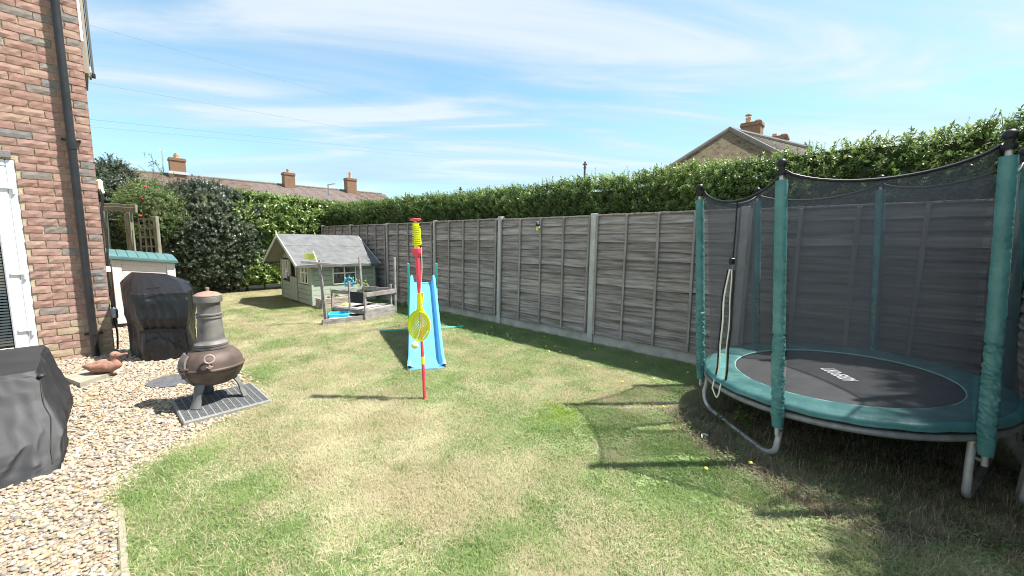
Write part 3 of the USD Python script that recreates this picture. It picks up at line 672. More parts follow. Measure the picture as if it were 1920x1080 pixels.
def bush(name, label, cat, c, rad, n, leaf, mats, leaves=13, length=.14, seed=0, zmin=.12, squash=2.4, amp=.22, up_bias=.35, core=.86, spread=1.0, only_front=True, trunk=True, droop=.25):
    """A rounded shrub: stems, a solid dark core for the inner twigs that blocks light, and sprigs of leaves through its outer shell."""
    rg = np.random.default_rng(seed); c, rad = A(c, float), A(rad, float)
    t = thing(name, label, cat, (c[0], c[1], 0))
    def shell(d):
        s = 1.0 / (np.abs(d) ** squash).sum(1, keepdims=True) ** (1 / squash)
        return s * (1 + amp * (fbm(d * 2.3 + seed, 3, seed) - .5)[:, None] * 2)
    m = trimesh.creation.icosphere(3, 1.0); v = A(m.vertices); v = v * shell(v) * core * rad + c; v[:, 2] = np.maximum(v[:, 2], .03)
    obj('dark_core', trimesh.Trimesh(v, m.faces, process=False), core_mat, t, smooth=True)
    if trunk:
        mb = MB()
        for q in range(7):
            a = q * .9; b = c[:2] + .35 * rad[:2] * A([math.cos(a), math.sin(a)])
            mb.tube([(*b, 0), (*(b + .1 * rad[:2] * A([math.cos(a), math.sin(a)])), c[2] * .5), (*(c[:2] + .6 * rad[:2] * A([math.cos(a), math.sin(a)])), c[2])], [.035, .028, .012], 6)
        obj('trunk', mb, twig, t)
    d = rg.normal(0, 1, (n * 2, 3)); d /= np.linalg.norm(d, axis=1, keepdims=True)
    P = d * shell(d) * rg.uniform(.86, 1.03, (len(d), 1)) * rad + c
    k = P[:, 2] > zmin
    if only_front: k &= (d @ A([fw[0], fw[1], -.5]) < .45)
    P, d = P[k][:n], d[k][:n]
    o = d / rad; o /= np.linalg.norm(o, axis=1, keepdims=True); D = o + rg.normal(0, .45, o.shape) + A([0, 0, up_bias])
    pr = sprigs(6, leaves, *leaf, length, seed * 7, mats, spread, droop=droop)
    scatter('foliage', t, pr, P, quat_to(D, rg.uniform(0, 6.28, len(P))), rg.uniform(.75, 1.3, len(P)), rg.integers(0, 6, len(P)))
    return t
big = bush('round_shrub', 'large dark rounded evergreen shrub right of the trellis', 'shrub', (2.36, 13.35, 1.40), (1.22, 1.0, 1.44), 5200, (.05, .027), [leaf_dark], 14, .13, 3, squash=3.0, amp=.13)
dtree = bush('dark_tree', 'dark leafy tree with a pointed top, beside the house corner', 'tree', (.62, 14.3, 1.85), (.62, .7, 1.5), 1900, (.055, .03), [leaf_dark], 13, .15, 5, squash=2.0, amp=.25)
bush('dark_shrub', 'low dark shrub growing behind the trellis arch', 'shrub', (.75, 13.2, .95), (.75, .5, 1.05), 1500, (.05, .028), [leaf_dark], 13, .13, 8, squash=2.6, amp=.2)
rose = bush('climbing_rose', 'pale green climbing rose with a few red flowers above the trellis', 'rose', (1.16, 12.7, 2.12), (.56, .45, .62), 950, (.04, .021), [leaf_rose], 9, .16, 9, squash=2.1, amp=.35, zmin=.8, core=.55, trunk=False, droop=.5)
st = MB()
for q in range(9):
    a = rv.uniform(0, 6.28); st.tube(smoothpath([(1.12 + .1 * math.cos(a), 12.55, 0), (1.15 + .15 * math.cos(a), 12.6, 1.2), (1.2 + .35 * math.cos(a), 12.65 + .2 * math.sin(a), 2.3), (1.15 + .55 * math.cos(a), 12.7 + .3 * math.sin(a), 2.9 + .2 * math.sin(3 * a))], 14), .008, 5, False)
obj('stem', st, twig, rose)
lf = []
for (x, y, tz) in ((1.22, 12.6, 3.45), (.98, 12.6, 3.15), (1.38, 12.6, 3.1)):
    obj('stem', tube(smoothpath([(1.18, 12.6, 2.7), ((x + 1.18) / 2 + .05, y, (tz + 2.8) / 2), (x, y, tz)], 10), .005, 5, False), leaf_rose, rose)
    for q in range(9): lf.append((x + rv.normal(0, .07), y, tz - rv.uniform(-.02, .4)))
lf = A(lf); scatter('shoots', rose, sprigs(3, 6, .05, .026, .08, 300, [leaf_rose]), lf, quat_to(rv.normal(0, 1, (len(lf), 3)) + A([0, 0, .8]), rv.uniform(0, 6, len(lf))), rv.uniform(.8, 1.2, len(lf)), rv.integers(0, 3, len(lf)))
petal = M('red_petal_look', [(.50, .03, .035), (.66, .07, .07)], scale=30, rough=.6, trans=.2)
def flower_head(c, r, seed=0):
    m = trimesh.creation.icosphere(2, 1.0); v = A(m.vertices); v = v * (1 + .35 * (noise(v * 2.6, seed)[:, None] - .5)) * A([1, 1, .75]) * r + A(c); return trimesh.Trimesh(v, m.faces, process=False)
for k, c in enumerate([(1.02, 12.12, 2.62), (.86, 11.6, 1.95), (1.25, 12.2, 2.9), (.96, 12.1, 2.35)]): obj('flower', flower_head(c, (.032, .030, .02, .018)[k], k), petal, rose, smooth=True)
# laurel hedge across the back
laurel = thing('laurel_hedge', 'bright green laurel hedge with large glossy leaves behind the playhouse', 'hedge', (4.2, 12.6, 0))
obj('dark_core', noisy_box((2.9, 12.75, .15), (6.2, 13.9, 2.58), amp=.10, seed=4), core_mat, laurel)  # solid dark core for the inner twigs, added so no light comes through
tr = MB()
for x in np.arange(3.0, 6.1, .45): tr.tube([(x, 12.85, 0), (x + rv.normal(0, .08), 12.75, 1.0), (x + rv.normal(0, .15), 12.72, 2.3)], [.03, .024, .01], 6)
obj('trunk', tr, twig, laurel)
nl = 1500; xl = rv.uniform(2.75, 6.2, nl); zl_ = .22 + 2.42 * rv.uniform(0, 1, nl); yl = 12.62 - .20 * (fbm(np.stack([xl, zl_, 0 * xl], -1) * 1.5, 3, 5) - .5) * 2 + rv.uniform(-.03, .15, nl) + .22 * np.clip((zl_ - 2.35) / .3, 0, 1)
dl = np.stack([rv.normal(0, .5, nl), -1 + 0 * xl, rv.normal(.45, .45, nl)], 1)
nt2 = 650; xt = rv.uniform(2.8, 6.2, nt2); yt = rv.uniform(12.65, 13.9, nt2); zt = 2.60 + .16 * (fbm(np.stack([xt, yt, 0 * xt], -1) * 1.3, 3, 9) - .5) * 2
P_ = np.concatenate([np.stack([xl, yl, zl_], 1), np.stack([xt, yt, zt], 1)]); D_ = np.concatenate([dl, np.stack([rv.normal(0, .4, nt2), rv.normal(-.25, .4, nt2), np.ones(nt2)], 1)])
scatter('foliage', laurel, sprigs(6, 10, .105, .043, .17, 500, [leaf_laurel], .9, .2, .35), P_, quat_to(D_, rv.uniform(0, 6.28, len(P_))), rv.uniform(.75, 1.2, len(P_)), rv.integers(0, 6, len(P_)))
for k in range(170):
    x, z = rv.uniform(2.85, 4.9), rv.uniform(.45, 2.6); v, f = leaf_shape(rv.uniform(.11, .15), rv.uniform(.045, .06), .22, .3)
    q = quat_to(A([[rv.normal(0, .5), -1.0, rv.normal(.5, .4)]]), A([rv.uniform(0, 6.28)]))[0]; R = trimesh.transformations.quaternion_matrix(q)[:3, :3]
    obj('leaf', trimesh.Trimesh(v @ R.T + A([x, 12.46 - rv.uniform(0, .08), z]), f, process=False), leaf_laurel, laurel)

# ------------------------------------------------------------------ far buildings, poles and wires
roof_tile = M('brown_roof_tile_look', [(.075, .057, .048), (.12, .092, .076), (.155, .122, .102)], scale=1.0, stretch=(2.2, 2.2, 9), rough=.85, detail=6, spec=.2)
roof_tile2 = M('pinkish_roof_tile_look', [(.10, .079, .071), (.14, .111, .10), (.172, .14, .126)], scale=1.0, stretch=(2.2, 2.2, 9), rough=.85, detail=6, spec=.2)
ridge_mat = M('ridge_tile_look', (.12, .10, .09), var=.2, scale=2, rough=.85)
chim_mat = M('chimney_brick_look', [(.11, .062, .04), (.165, .098, .062), (.205, .13, .088)], scale=2.4, stretch=(3, 3, 9), rough=.9)
lead = M('lead_flashing_look', (.34, .35, .37), var=.1, scale=3, rough=.6)
pot_mat = M('chimney_pot_look', (.40, .24, .15), var=.15, scale=4, rough=.8)
render_wall = M('far_wall_look', [(.36, .22, .16), (.42, .28, .2)], scale=6, rough=.9)
def roof_courses(a, b, c, d, n, step=.022):
    """Tile courses between the ridge a-b and the eave d-c: each course is a strip whose lower edge stands proud."""
    a, b, c, d = map(lambda q: A(q, float), (a, b, c, d)); nr = np.cross(b - a, d - a); nr /= np.linalg.norm(nr); nr = nr if nr[2] > 0 else -nr
    mb = MB()
    for k in range(n):
        t0, t1 = k / n, (k + 1) / n
        p0, p1 = a + (d - a) * t0, b + (c - b) * t0; q0, q1 = a + (d - a) * t1 + nr * step, b + (c - b) * t1 + nr * step
        e0, e1 = q0 - nr * step, q1 - nr * step
        mb.add([p0, p1, q1, q0], [(0, 3, 2, 1)]).add([q0, q1, e1, e0], [(0, 3, 2, 1)])
    return mb.mesh()
def chimney(par, c, w, d, z0, z1, pots, flash=True):
    ch = obj('chimney', MB().box((c[0], c[1], (z0 + z1) / 2), (w, d, z1 - z0)).box((c[0], c[1], z1 - .16), (w + .12, d + .12, .14)).box((c[0], c[1], z1 - .03), (w + .06, d + .06, .1)), chim_mat, par)
    for (dx, dy, h, r, cowl) in pots:
        m = MB().m(lathe([(r * 1.1, z1), (r, z1 + h * .7), (r * 1.15, z1 + h * .72), (r * 1.15, z1 + h), (0.02, z1 + h)], (c[0] + dx, c[1] + dy, 0), 10))
        if cowl: m.m(lathe([(.02, z1 + h + .14), (r * 1.5, z1 + h + .14), (r * 1.3, z1 + h + .22), (.01, z1 + h + .25)], (c[0] + dx, c[1] + dy, 0), 10)).box((c[0] + dx, c[1] + dy, z1 + h + .08), (.04, .04, .2))
        obj('chimney_pot', m, pot_mat, ch)
    if flash: obj('flashing', MB().box((c[0], c[1] - d / 2 - .06, z0 + .55), (w + .3, .10, .24)), lead, ch)
    return ch
# terrace whose ridge falls away to the right
R0, R1 = A([-3.0, 50.6, 7.42]), A([26.6, 46.3, 7.42]); dirr = (R1 - R0) / np.linalg.norm(R1 - R0); back = A([-dirr[1], dirr[0], 0]) * -1
if back[1] > 0: back = -back
terr = thing('terrace_house', 'long terrace with brown tiled roof and three brick chimneys beyond the shrubs', 'house', (12, 46, 0))
E0, E1 = R0 + back * 4.3 - A([0, 0, 2.6]), R1 + back * 4.3 - A([0, 0, 2.6]); F0, F1 = R0 - back * 4.3 - A([0, 0, 2.6]), R1 - back * 4.3 - A([0, 0, 2.6])
cuts = [0, .30, .515, .72, .86, 1.0]
for k in range(5):
    t0, t1 = cuts[k], cuts[k + 1]
    obj('roof', roof_courses(R0 + (R1 - R0) * t0, R0 + (R1 - R0) * t1, E0 + (E1 - E0) * t1, E0 + (E1 - E0) * t0, 22, .035), roof_tile2 if k in (2, 3) else roof_tile, terr)
obj('roof', roof_courses(R1, R0, F0, F1, 10, .03), roof_tile, terr)
rr = MB()
L_ = np.linalg.norm(R1 - R0)
for k in range(int(L_ / .5)):
    a = R0 + dirr * (k * .5 + .01); b = R0 + dirr * (k * .5 + .48); rr.m(tube([a + A([0, 0, .0]), b + A([0, 0, .01])], .13, 8))
obj('ridge_tiles', rr, ridge_mat, terr, kind='stuff')
wl = MB(); up3 = A([0, 0, 1.0])
for a, b in ((E0 - back * .35, E1 - back * .35), (F0 + back * .35, F1 + back * .35)):
    wl.add([a * A([1, 1, 0]), b * A([1, 1, 0]), b + up3 * .15, a + up3 * .15], [(0, 1, 2, 3)])
for e, f_, r in ((E0 - back * .35, F0 + back * .35, R0), (E1 - back * .35, F1 + back * .35, R1)):
    q = [e * A([1, 1, 0]), f_ * A([1, 1, 0]), f_ + up3 * .2, r - up3 * .06, e + up3 * .2]; wl.add(q, [(0, 1, 2), (0, 2, 3), (0, 3, 4)])
obj('wall', wl, render_wall, terr)
for px, (w_, h_), pots in ((6.55, (1.15, 1.5), [(0, 0, .35, .22, False), (.0, .0, .5, .13, False)]), (15.75, (1.05, 1.3), [(0, 0, .42, .17, False)]), (22.3, (1.15, 1.45), [(0, 0, .75, .16, False)])):
    c = R0 + dirr * ((px - R0[0]) / dirr[0]); chimney(terr, c + back * .15, w_, .9, 7.0, 7.42 + h_, pots, px < 8)
c = R0 + dirr * ((5.55 - R0[0]) / dirr[0]); obj('aerial', MB().tube([(c[0], c[1], 7.3), (c[0], c[1], 9.6)], .035, 5).tube([(c[0] - .3, c[1], 9.5), (c[0] + .3, c[1], 9.5)], .02, 5), M('grey_metal_look', (.30, .31, .32), rough=.45, metal=.6), terr)
grey_metal = '/World/Looks/grey_metal_look'
# house with a hipped roof above the right part of the hedge
mott = M('mottled_roof_tile_look', [(.045, .036, .034), (.085, .065, .054), (.145, .112, .068), (.165, .135, .082), (.08, .065, .058)], scale=2.2, stretch=(1.3, 1.3, 1.8), rough=.9, detail=8, nrough=.7, lo=.32, hi=.68)
hip = thing('hipped_house', 'house with mottled brown hipped roof and chimneys above the hedge', 'house', (30, 7, 0))
AP = A([27.58, 6.77, 8.69]); AP2 = A([36.0, 3.6, 8.69]); EL = A([24.4, 10.4, 5.5]); ER = A([27.4, 2.2, 5.5]); EB = A([37.5, 8.4, 5.5]); EB2 = A([39.5, 0.5, 5.5])
def tri_courses(a, d, c, n, step=.03):
    a, c, d = A(a), A(c), A(d); nr = np.cross(d - a, c - a); nr /= np.linalg.norm(nr); nr = nr if nr[2] > 0 else -nr; mb = MB()
    for k in range(n):
        t0, t1 = k / n, (k + 1) / n; p0, p1, q0, q1 = a + (d - a) * t0, a + (c - a) * t0, a + (d - a) * t1 + nr * step, a + (c - a) * t1 + nr * step
        mb.add([p0, p1, q1, q0], [(0, 3, 2, 1)]).add([q0, q1, q1 - nr * step, q0 - nr * step], [(0, 3, 2, 1)])
    return mb.mesh()
obj('roof', tri_courses(AP, EL, ER, 44, .006), mott, hip)
obj('roof', roof_courses(AP, AP2, EB2, ER, 28, .03), M('grey_roof_tile_look', [(.10, .086, .077), (.15, .13, .116)], scale=2, rough=.9), hip)
obj('roof', roof_courses(AP2, AP, EL, EB, 28, .03), mott, hip)
obj('hip_tiles', MB().m(tube([AP + A([0, 0, .04]), ER + A([0, 0, .06])], .17, 8)).m(tube([AP + A([0, 0, .04]), EL + A([0, 0, .06])], .12, 8)).m(tube([AP + A([0, 0, .04]), AP2 + A([0, 0, .04])], .14, 8)), M('hip_tile_look', (.125, .115, .108), var=.2, scale=2, rough=.85), hip)
q = [EL, ER, EB2, EB]; cq = sum(q) / 4; q = [cq + (x - cq) * .93 for x in q]; wl = MB()
for i in range(4): a, b = q[i], q[(i + 1) % 4]; wl.add([a * A([1, 1, 0]), b * A([1, 1, 0]), b, a], [(0, 1, 2, 3)])
obj('wall', wl, chim_mat, hip)
chimney(hip, (32.1, 6.42), 1.0, 1.2, 7.0, 10.0, [(-.15, .25, .42, .15, True), (.1, -.3, .22, .16, False)], False)
far2 = thing('far_chimney_house', 'small brick chimney top of a house further along, right of the hipped roof', 'house', (39.5, 6, 0))
chimney(far2, (39.4, 5.9), 1.0, 1.3, 7.6, 10.5, [(0, .3, .3, .15, False), (0, -.35, .18, .2, False)], False)
ra, rb_ = A([38.2, 9.5, 8.7]), A([40.8, 1.8, 8.7]); nv = A([.95, .32, 0])
obj('roof', MB().m(roof_courses(ra, rb_, rb_ - nv * 4 - A([0, 0, 2.6]), ra - nv * 4 - A([0, 0, 2.6]), 16)).m(roof_courses(rb_, ra, ra + nv * 4 - A([0, 0, 2.6]), rb_ + nv * 4 - A([0, 0, 2.6]), 16)), roof_tile, far2)
wl = MB()
for s in (-1, 1): a, b = ra + nv * 3.7 * s - A([0, 0, 2.5]), rb_ + nv * 3.7 * s - A([0, 0, 2.5]); wl.add([a * A([1, 1, 0]), b * A([1, 1, 0]), b, a], [(0, 1, 2, 3)])
for r in (ra, rb_): a, b = r + nv * 3.7 - A([0, 0, 2.5]), r - nv * 3.7 - A([0, 0, 2.5]); wl.add([a * A([1, 1, 0]), b * A([1, 1, 0]), b, r, a], [(0, 1, 2), (0, 2, 3), (0, 3, 4)])
obj('wall', wl, chim_mat, far2)
lamp = thing('street_lamp', 'slim grey street lamp in front of the terrace roof', 'street lamp', (13.13, 31.33, 0))
obj('column', tube([(13.13, 31.33, 0), (13.13, 31.33, 1.4), (13.13, 31.33, 1.45), (13.13, 31.33, 5.75)], [.09, .09, .055, .045], 8), grey_metal, lamp)
obj('lamp_head', MB().bar((13.10, 31.36, 5.74), (13.55, 30.95, 5.86), .16, .07, ch=.02), grey_metal, lamp)
TP = A([40.1, 24.88, 11.0])
tele = thing('telegraph_pole', 'dark telegraph pole top with a crossbar above the hedge', 'pole', (TP[0], TP[1], 0))
obj('pole', tube([(TP[0], TP[1], 0), (TP[0], TP[1], 11.0)], [.15, .11], 8), M('dark_timber_look', (.075, .06, .05), var=.25, scale=3, rough=.9), tele)
obj('crossbar', MB().bar(TP + A([-.16, .19, -.35]), TP + A([.16, -.19, -.35]), .12, .12).bar(TP + A([-.12, .14, -.7]), TP + A([.12, -.14, -.7]), .1, .1), '/World/Looks/dark_timber_look', tele)
for k in (-1, 1): obj('insulator', lathe([(.03, -.29), (.06, -.27), (.05, -.16), (.02, -.12)], TP + A([.13 * k, -.155 * k, 0]), 8), lead, tele)
tp2 = thing('telegraph_pole', 'distant short dark post tip just above the clipped hedge', 'pole', (28.0, 33.0, 0))
obj('pole', tube([(28.0, 33.0, 0), (28.0, 33.0, 7.4)], [.13, .10], 8), '/World/Looks/dark_timber_look', tp2)
obj('crossbar', MB().bar((27.85, 33.13, 7.15), (28.15, 32.87, 7.15), .1, .1), '/World/Looks/dark_timber_look', tp2)
wire_mat = M('wire_look', (.15, .17, .19), rough=.6)
def wire(a, b, sag, r, label):
    a, b = A(a, float), A(b, float); t = np.linspace(0, 1, 60)[:, None]
    o = obj('overhead_wire', tube(a + (b - a) * t - A([0, 0, 1.0]) * sag * 4 * t * (1 - t), r, 4, False), wire_mat, label=label, cat='wire')
wire((.20, 8.2, 4.40), TP + A([0, 0, -.6]), .0, .0019, 'uppermost overhead wire running from the house bay across the sky')
wire((.16, 7.6, 3.47), TP + A([0, 0, -1.0]), .0, .0019, 'overhead wire starting just under the bay end on the house')
wire((.16, 7.3, 2.95), TP + A([-.3, .3, -.35]), .15, .0024, 'upper wire of the low pair between house corner and pole')
wire((.16, 7.3, 2.86), TP + A([.3, -.3, -.35]), .20, .0019, 'lower wire of the low pair between house corner and pole')

# ------------------------------------------------------------------ things by the house
cover_mat = M('black_cover_look', [(.006, .006, .0068), (.010, .010, .0112)], scale=5, rough=.30, bump=.0015, bscale=420, spec=.45)
cover_grey = M('charcoal_cover_look', [(.012, .012, .0132), (.020, .020, .0222)], scale=4, rough=.5, bump=.0015, bscale=420, spec=.4)
def draped(rings, n=120, rows=40, fold=.012, freq=7.0, seed=0, soft=4, diag=.55, grow=.6):
    """Cloth over a thing: rings of four corners from the hem up, with folds that fade towards the top."""
    K = len(rings); R = A(rings, float); per = []
    for q in R:
        lens = np.linalg.norm(np.roll(q, -1, 0) - q, axis=1); cum = np.concatenate([[0], np.cumsum(np.linalg.norm(np.roll(R[0], -1, 0) - R[0], axis=1))]); cum /= cum[-1]
        s = np.arange(n) / n; c = np.stack([np.interp(s, cum, np.append(q[:, k], q[0, k])) for k in range(3)], 1)
        for _ in range(soft): c = (np.roll(c, 1, 0) + c * 2 + np.roll(c, -1, 0)) / 4
        per.append(c)
    per = A(per); tt = np.linspace(0, K - 1, rows); P = np.stack([np.stack([np.interp(tt, np.arange(K), per[:, i, k]) for k in range(3)], 1) for i in range(n)], 1)
    s = np.arange(n) / n * 2 * PI; cyc = np.stack([np.cos(s), np.sin(s)], 1)
    for a in range(rows):
        h = a / (rows - 1); o = P[a] - P[a].mean(0); o[:, 2] = 0; ln = np.linalg.norm(o, axis=1, keepdims=True) + 1e-9
        p3 = np.column_stack([cyc * freq / 2, np.full(n, h * 1.3 + seed)]) + .25 * (fbm(np.column_stack([cyc * 3, np.full(n, h * 6)]), 2, seed)[:, None] - .5)
        f1 = (1 - np.abs(2 * noise(p3, seed) - 1)) ** 2.2 + .45 * (1 - np.abs(2 * noise(p3 * 2.3 + 5, seed + 1) - 1)) ** 3 - .1
        pd = np.column_stack([cyc * freq * .45, np.full(n, h * 5.5)]) @ A([[.8, .3, .5], [-.3, .9, .2], [-.4, -.3, .85]])
        f2 = fbm(np.column_stack([cyc * 1.3, np.full(n, h * 5 + 3)]), 3, seed + 4) - .5 + diag * (1 - np.abs(2 * noise(pd, seed + 8) - 1)) ** 4
        amp = fold * (1 - .75 * h ** 1.5); P[a] += o / ln * ((f1 - .25) * amp * 1.6 + f2 * amp * grow)[:, None]
    top = P[-1]; c = top.mean(0); ex = [top * (1 - t) + c * t + A([0, 0, .012 * math.sin(t * PI / 2)]) for t in (.12, .3, .5, .75, .95, 1.0)]
    P = np.concatenate([P, A(ex)]); P = np.concatenate([P, P[:, :1]], 1)
    return grid(P.transpose(1, 0, 2)), P
# barbecue under its cover
bq = thing('covered_barbecue', 'tall barbecue under a shiny black fitted cover by the house corner', 'barbecue', (.55, 6.5, 0))
FL, FR, BRr, BLl = (.375, 6.27), (.775, 6.09), (.905, 6.62), (.305, 6.93)
rings = [[(*FL, .0), (*FR, .0), (*BRr, .0), (*BLl, .0)],
         [(FL[0] + .01, FL[1] + .01, .12), (FR[0] + .01, FR[1], .12), (BRr[0], BRr[1], .12), (BLl[0], BLl[1], .12)],
         [(FL[0] + .02, FL[1] + .025, .38), (FR[0] - .01, FR[1] + .025, .38), (BRr[0], BRr[1], .38), (BLl[0], BLl[1], .38)],
         [(FL[0] - .01, FL[1] + .0, .52), (FR[0] + .01, FR[1], .52), (BRr[0] + .02, BRr[1], .52), (BLl[0] - .02, BLl[1], .52)],
         [(FL[0] - .03, FL[1] + .02, .74), (FR[0] + .02, FR[1] + .02, .74), (BRr[0] + .03, BRr[1], .74), (BLl[0] - .03, BLl[1] - .0, .74)],
         [(FL[0] - .035, FL[1] + .03, .82), (FR[0] + .02, FR[1] + .03, .83), (BRr[0] + .03, BRr[1], .83), (BLl[0] - .03, BLl[1], .92)],
         [(.375, 6.58, .98), (.76, 6.40, .95), (.90, 6.55, .91), (.33, 6.92, 1.0)],
         [(.42, 6.70, 1.055), (.66, 6.58, 1.035), (.80, 6.60, .97), (.38, 6.90, 1.05)]]
mesh_, BP = draped(rings, 280, 140, .026, 5, 3, 2, .6)
cv = obj('cover', mesh_, cover_mat, bq, smooth=True)
fd = A([FR[0] - FL[0], FR[1] - FL[1]]); fd /= np.linalg.norm(fd); fn = A([fd[1], -fd[0]])                  # along the front, and out of it
band = MB(); s = np.linspace(-.02, 1.02, 15)
pathb = [(FL[0] + (FR[0] - FL[0]) * q + fn[0] * (.030 + .006 * math.sin(q * 9)), FL[1] + (FR[1] - FL[1]) * q + fn[1] * (.030 + .006 * math.sin(q * 9)), .375 + .012 * math.sin(q * 5)) for q in s]
Pb = A(pathb); G = np.stack([Pb + A([0, 0, .02]), Pb - A([0, 0, .02])], 1)
obj('strap', solidify(G, .004), cover_mat, bq, smooth=40)
for (q, z0, z1) in ((.88, .40, .06),):
    a = A([FL[0] + (FR[0] - FL[0]) * q + fn[0] * .04, FL[1] + (FR[1] - FL[1]) * q + fn[1] * .04])
    obj('strap', bar((*a, z0), (a[0] + .05, a[1] + .0, z1), .028, .005, (*fn, 0), .001), cover_mat, bq)
lg = extrude(unary_union([Point(-.055, 0).buffer(.022), Point(-.025, .002).buffer(.016), Polygon([(-.085, -.004), (.09, .006), (.09, .014), (-.085, .006)]), Polygon([(.0, -.02), (.055, -.012), (.05, .0), (.0, .0)])]), .003,
             (.50, 6.345, .885), (fd[0], fd[1], -.02), (-fn[0] * .80, -fn[1] * .80, .6))
obj('logo_patch', lg, M('matt_black_print_look', (.006, .006, .007), rough=.8), cv)
# covered low table, cut by the left edge
ct = thing('covered_table', 'low garden table under a charcoal cover at the left edge', 'table cover', (-.9, 4.4, 0))
x0 = -1.75
rings = [[(x0, 3.42, .0), (-.255, 3.66, .0), (-.215, 4.95, .0), (x0, 4.95, .0)],
         [(x0, 3.44, .10), (-.215, 3.72, .10), (-.19, 4.93, .10), (x0, 4.95, .10)],
         [(x0, 3.56, .25), (-.205, 3.82, .25), (-.205, 4.92, .25), (x0, 4.95, .25)],
         [(x0, 3.70, .42), (-.25, 3.93, .42), (-.25, 4.93, .42), (x0, 4.95, .42)],
         [(x0, 3.80, .56), (-.275, 4.01, .56), (-.275, 4.95, .56), (x0, 4.98, .56)],
         [(x0, 3.82, .60), (-.285, 4.035, .60), (-.29, 4.95, .60), (x0, 4.98, .60)]]
mesh_, TPm = draped(rings, 420, 110, .026, 15, 11, 4, .12, .6)
tcv = obj('cover', mesh_, cover_grey, ct, smooth=True)
obj('knot', flower_head((-.262, 4.0, .565), .020, 5), cover_grey, tcv, smooth=True)
sm = smoothpath([(-.258, 3.995, .56), (-.262, 3.93, .44), (-.245, 3.86, .34), (-.235, 3.80, .24), (-.245, 3.74, .12), (-.24, 3.68, .02)], 24)
i_ = np.argmin(np.linalg.norm(TPm[:, :, None, :] - sm[None, None], axis=-1).reshape(-1, len(sm)), 0); pts_ = TPm.reshape(-1, 3)[i_]
obj('seam', tube(smoothpath(pts_[::3] + A([.002, -.003, 0]), 26), .0032, 6), cover_grey, tcv, smooth=True)
# chimenea
cast = M('grey_cast_iron_look', [(.075, .07, .066), (.125, .117, .11), (.17, .158, .148)], scale=9, rough=.62, bump=.0012, bscale=220, spec=.4, metal=.25, detail=7)
rusty = M('rusty_cast_iron_look', [(.040, .029, .025), (.066, .047, .040), (.095, .066, .053), (.125, .108, .10)], scale=6.5, rough=.6, bump=.0012, bscale=240, spec=.4, metal=.25, detail=8, lo=.28, hi=.75)
lidm = M('rusty_lid_look', [(.17, .105, .08), (.235, .155, .12)], scale=18, rough=.7, bump=.001, bscale=240)
CX, CY = .695, 4.235
mat_z = .045
ch = thing('chimenea', 'rusty cast iron chimenea stove with tall grey flue on three legs', 'garden stove', (CX, CY, mat_z))
Cc = (CX, CY, 0)
obj('lower_bowl', lathe([(.03, .205), (.10, .208), (.145, .222), (.185, .255), (.187, .262), (.205, .272), (.238, .335), (.247, .368), (.240, .372)], Cc, 56, .93, .975), rusty, ch, smooth=35)
obj('upper_belly', lathe([(.252, .371), (.256, .374), (.256, .384), (.248, .388), (.243, .395), (.236, .43), (.216, .475), (.18, .512), (.14, .532), (.118, .540)], Cc, 56, .93, .975), rusty, ch, smooth=35)
flue = obj('flue', lathe([(.128, .538), (.132, .545), (.132, .560), (.124, .566), (.135, .570), (.137, .588), (.128, .596), (.112, .612), (.108, .625), (.094, .80), (.092, .815), (.101, .818), (.103, .826), (.101, .834), (.093, .836), (.093, .842), (.103, .846), (.104, .858), (.093, .862), (.090, .90), (.092, .955), (.108, .962), (.110, .968), (.110, 1.012), (.106, 1.016)], Cc, 48, .93, .975), cast, ch, smooth=35)
obj('seam', MB().bar((CX - .049, CY - .077, .61), (CX - .043, CY - .070, .78), .006, .006), cast, flue)
lid = obj('lid', lathe([(.104, 1.014), (.111, 1.020), (.109, 1.026), (.075, 1.047), (.03, 1.058), (.014, 1.060), (.012, 1.075), (.016, 1.082), (.014, 1.092), (.0005, 1.096)], Cc, 40, .93, .975), lidm, ch, smooth=35)
tocam = A([-CX, -CY]); tocam /= np.linalg.norm(tocam); tl_ = A([tocam[1], -tocam[0]])                       # towards the camera, and the viewer's left
if tl_ @ rt[:2] > 0: tl_ = -tl_
def on_belly(side, z, r): dvec = tocam * math.cos(side) + tl_ * math.sin(side); return A([CX, CY, 0]) + np.append(dvec * r, z), np.append(dvec, 0)
pp_, nn = on_belly(.10, .445, .214)
tn = np.cross(A([0, 0, 1.0]), nn)
upb = A([0, 0, .9]) - nn * .3; upb /= np.linalg.norm(upb)
ring = [pp_ + nn * .035 + upb * .035 + (tn * math.cos(q) + upb * math.sin(q)) * .034 for q in np.linspace(0, 2 * PI, 25)]
hd = obj('ring_handle', MB().m(tube(ring, .0085, 10)).m(tube([pp_ + nn * .03 + upb * .002, pp_ + nn * .028 - upb * .035], .008, 8)).m(tube([pp_ - nn * .01 - upb * .035, pp_ + nn * .04 - upb * .035], .012, 8)).m(tube([pp_ + nn * .022 - upb * .035 - tn * .022, pp_ + nn * .022 - upb * .035 + tn * .022], .008, 8)), M('pinkish_iron_look', (.24, .18, .165), var=.25, scale=25, rough=.6, metal=.2), ch, smooth=40)
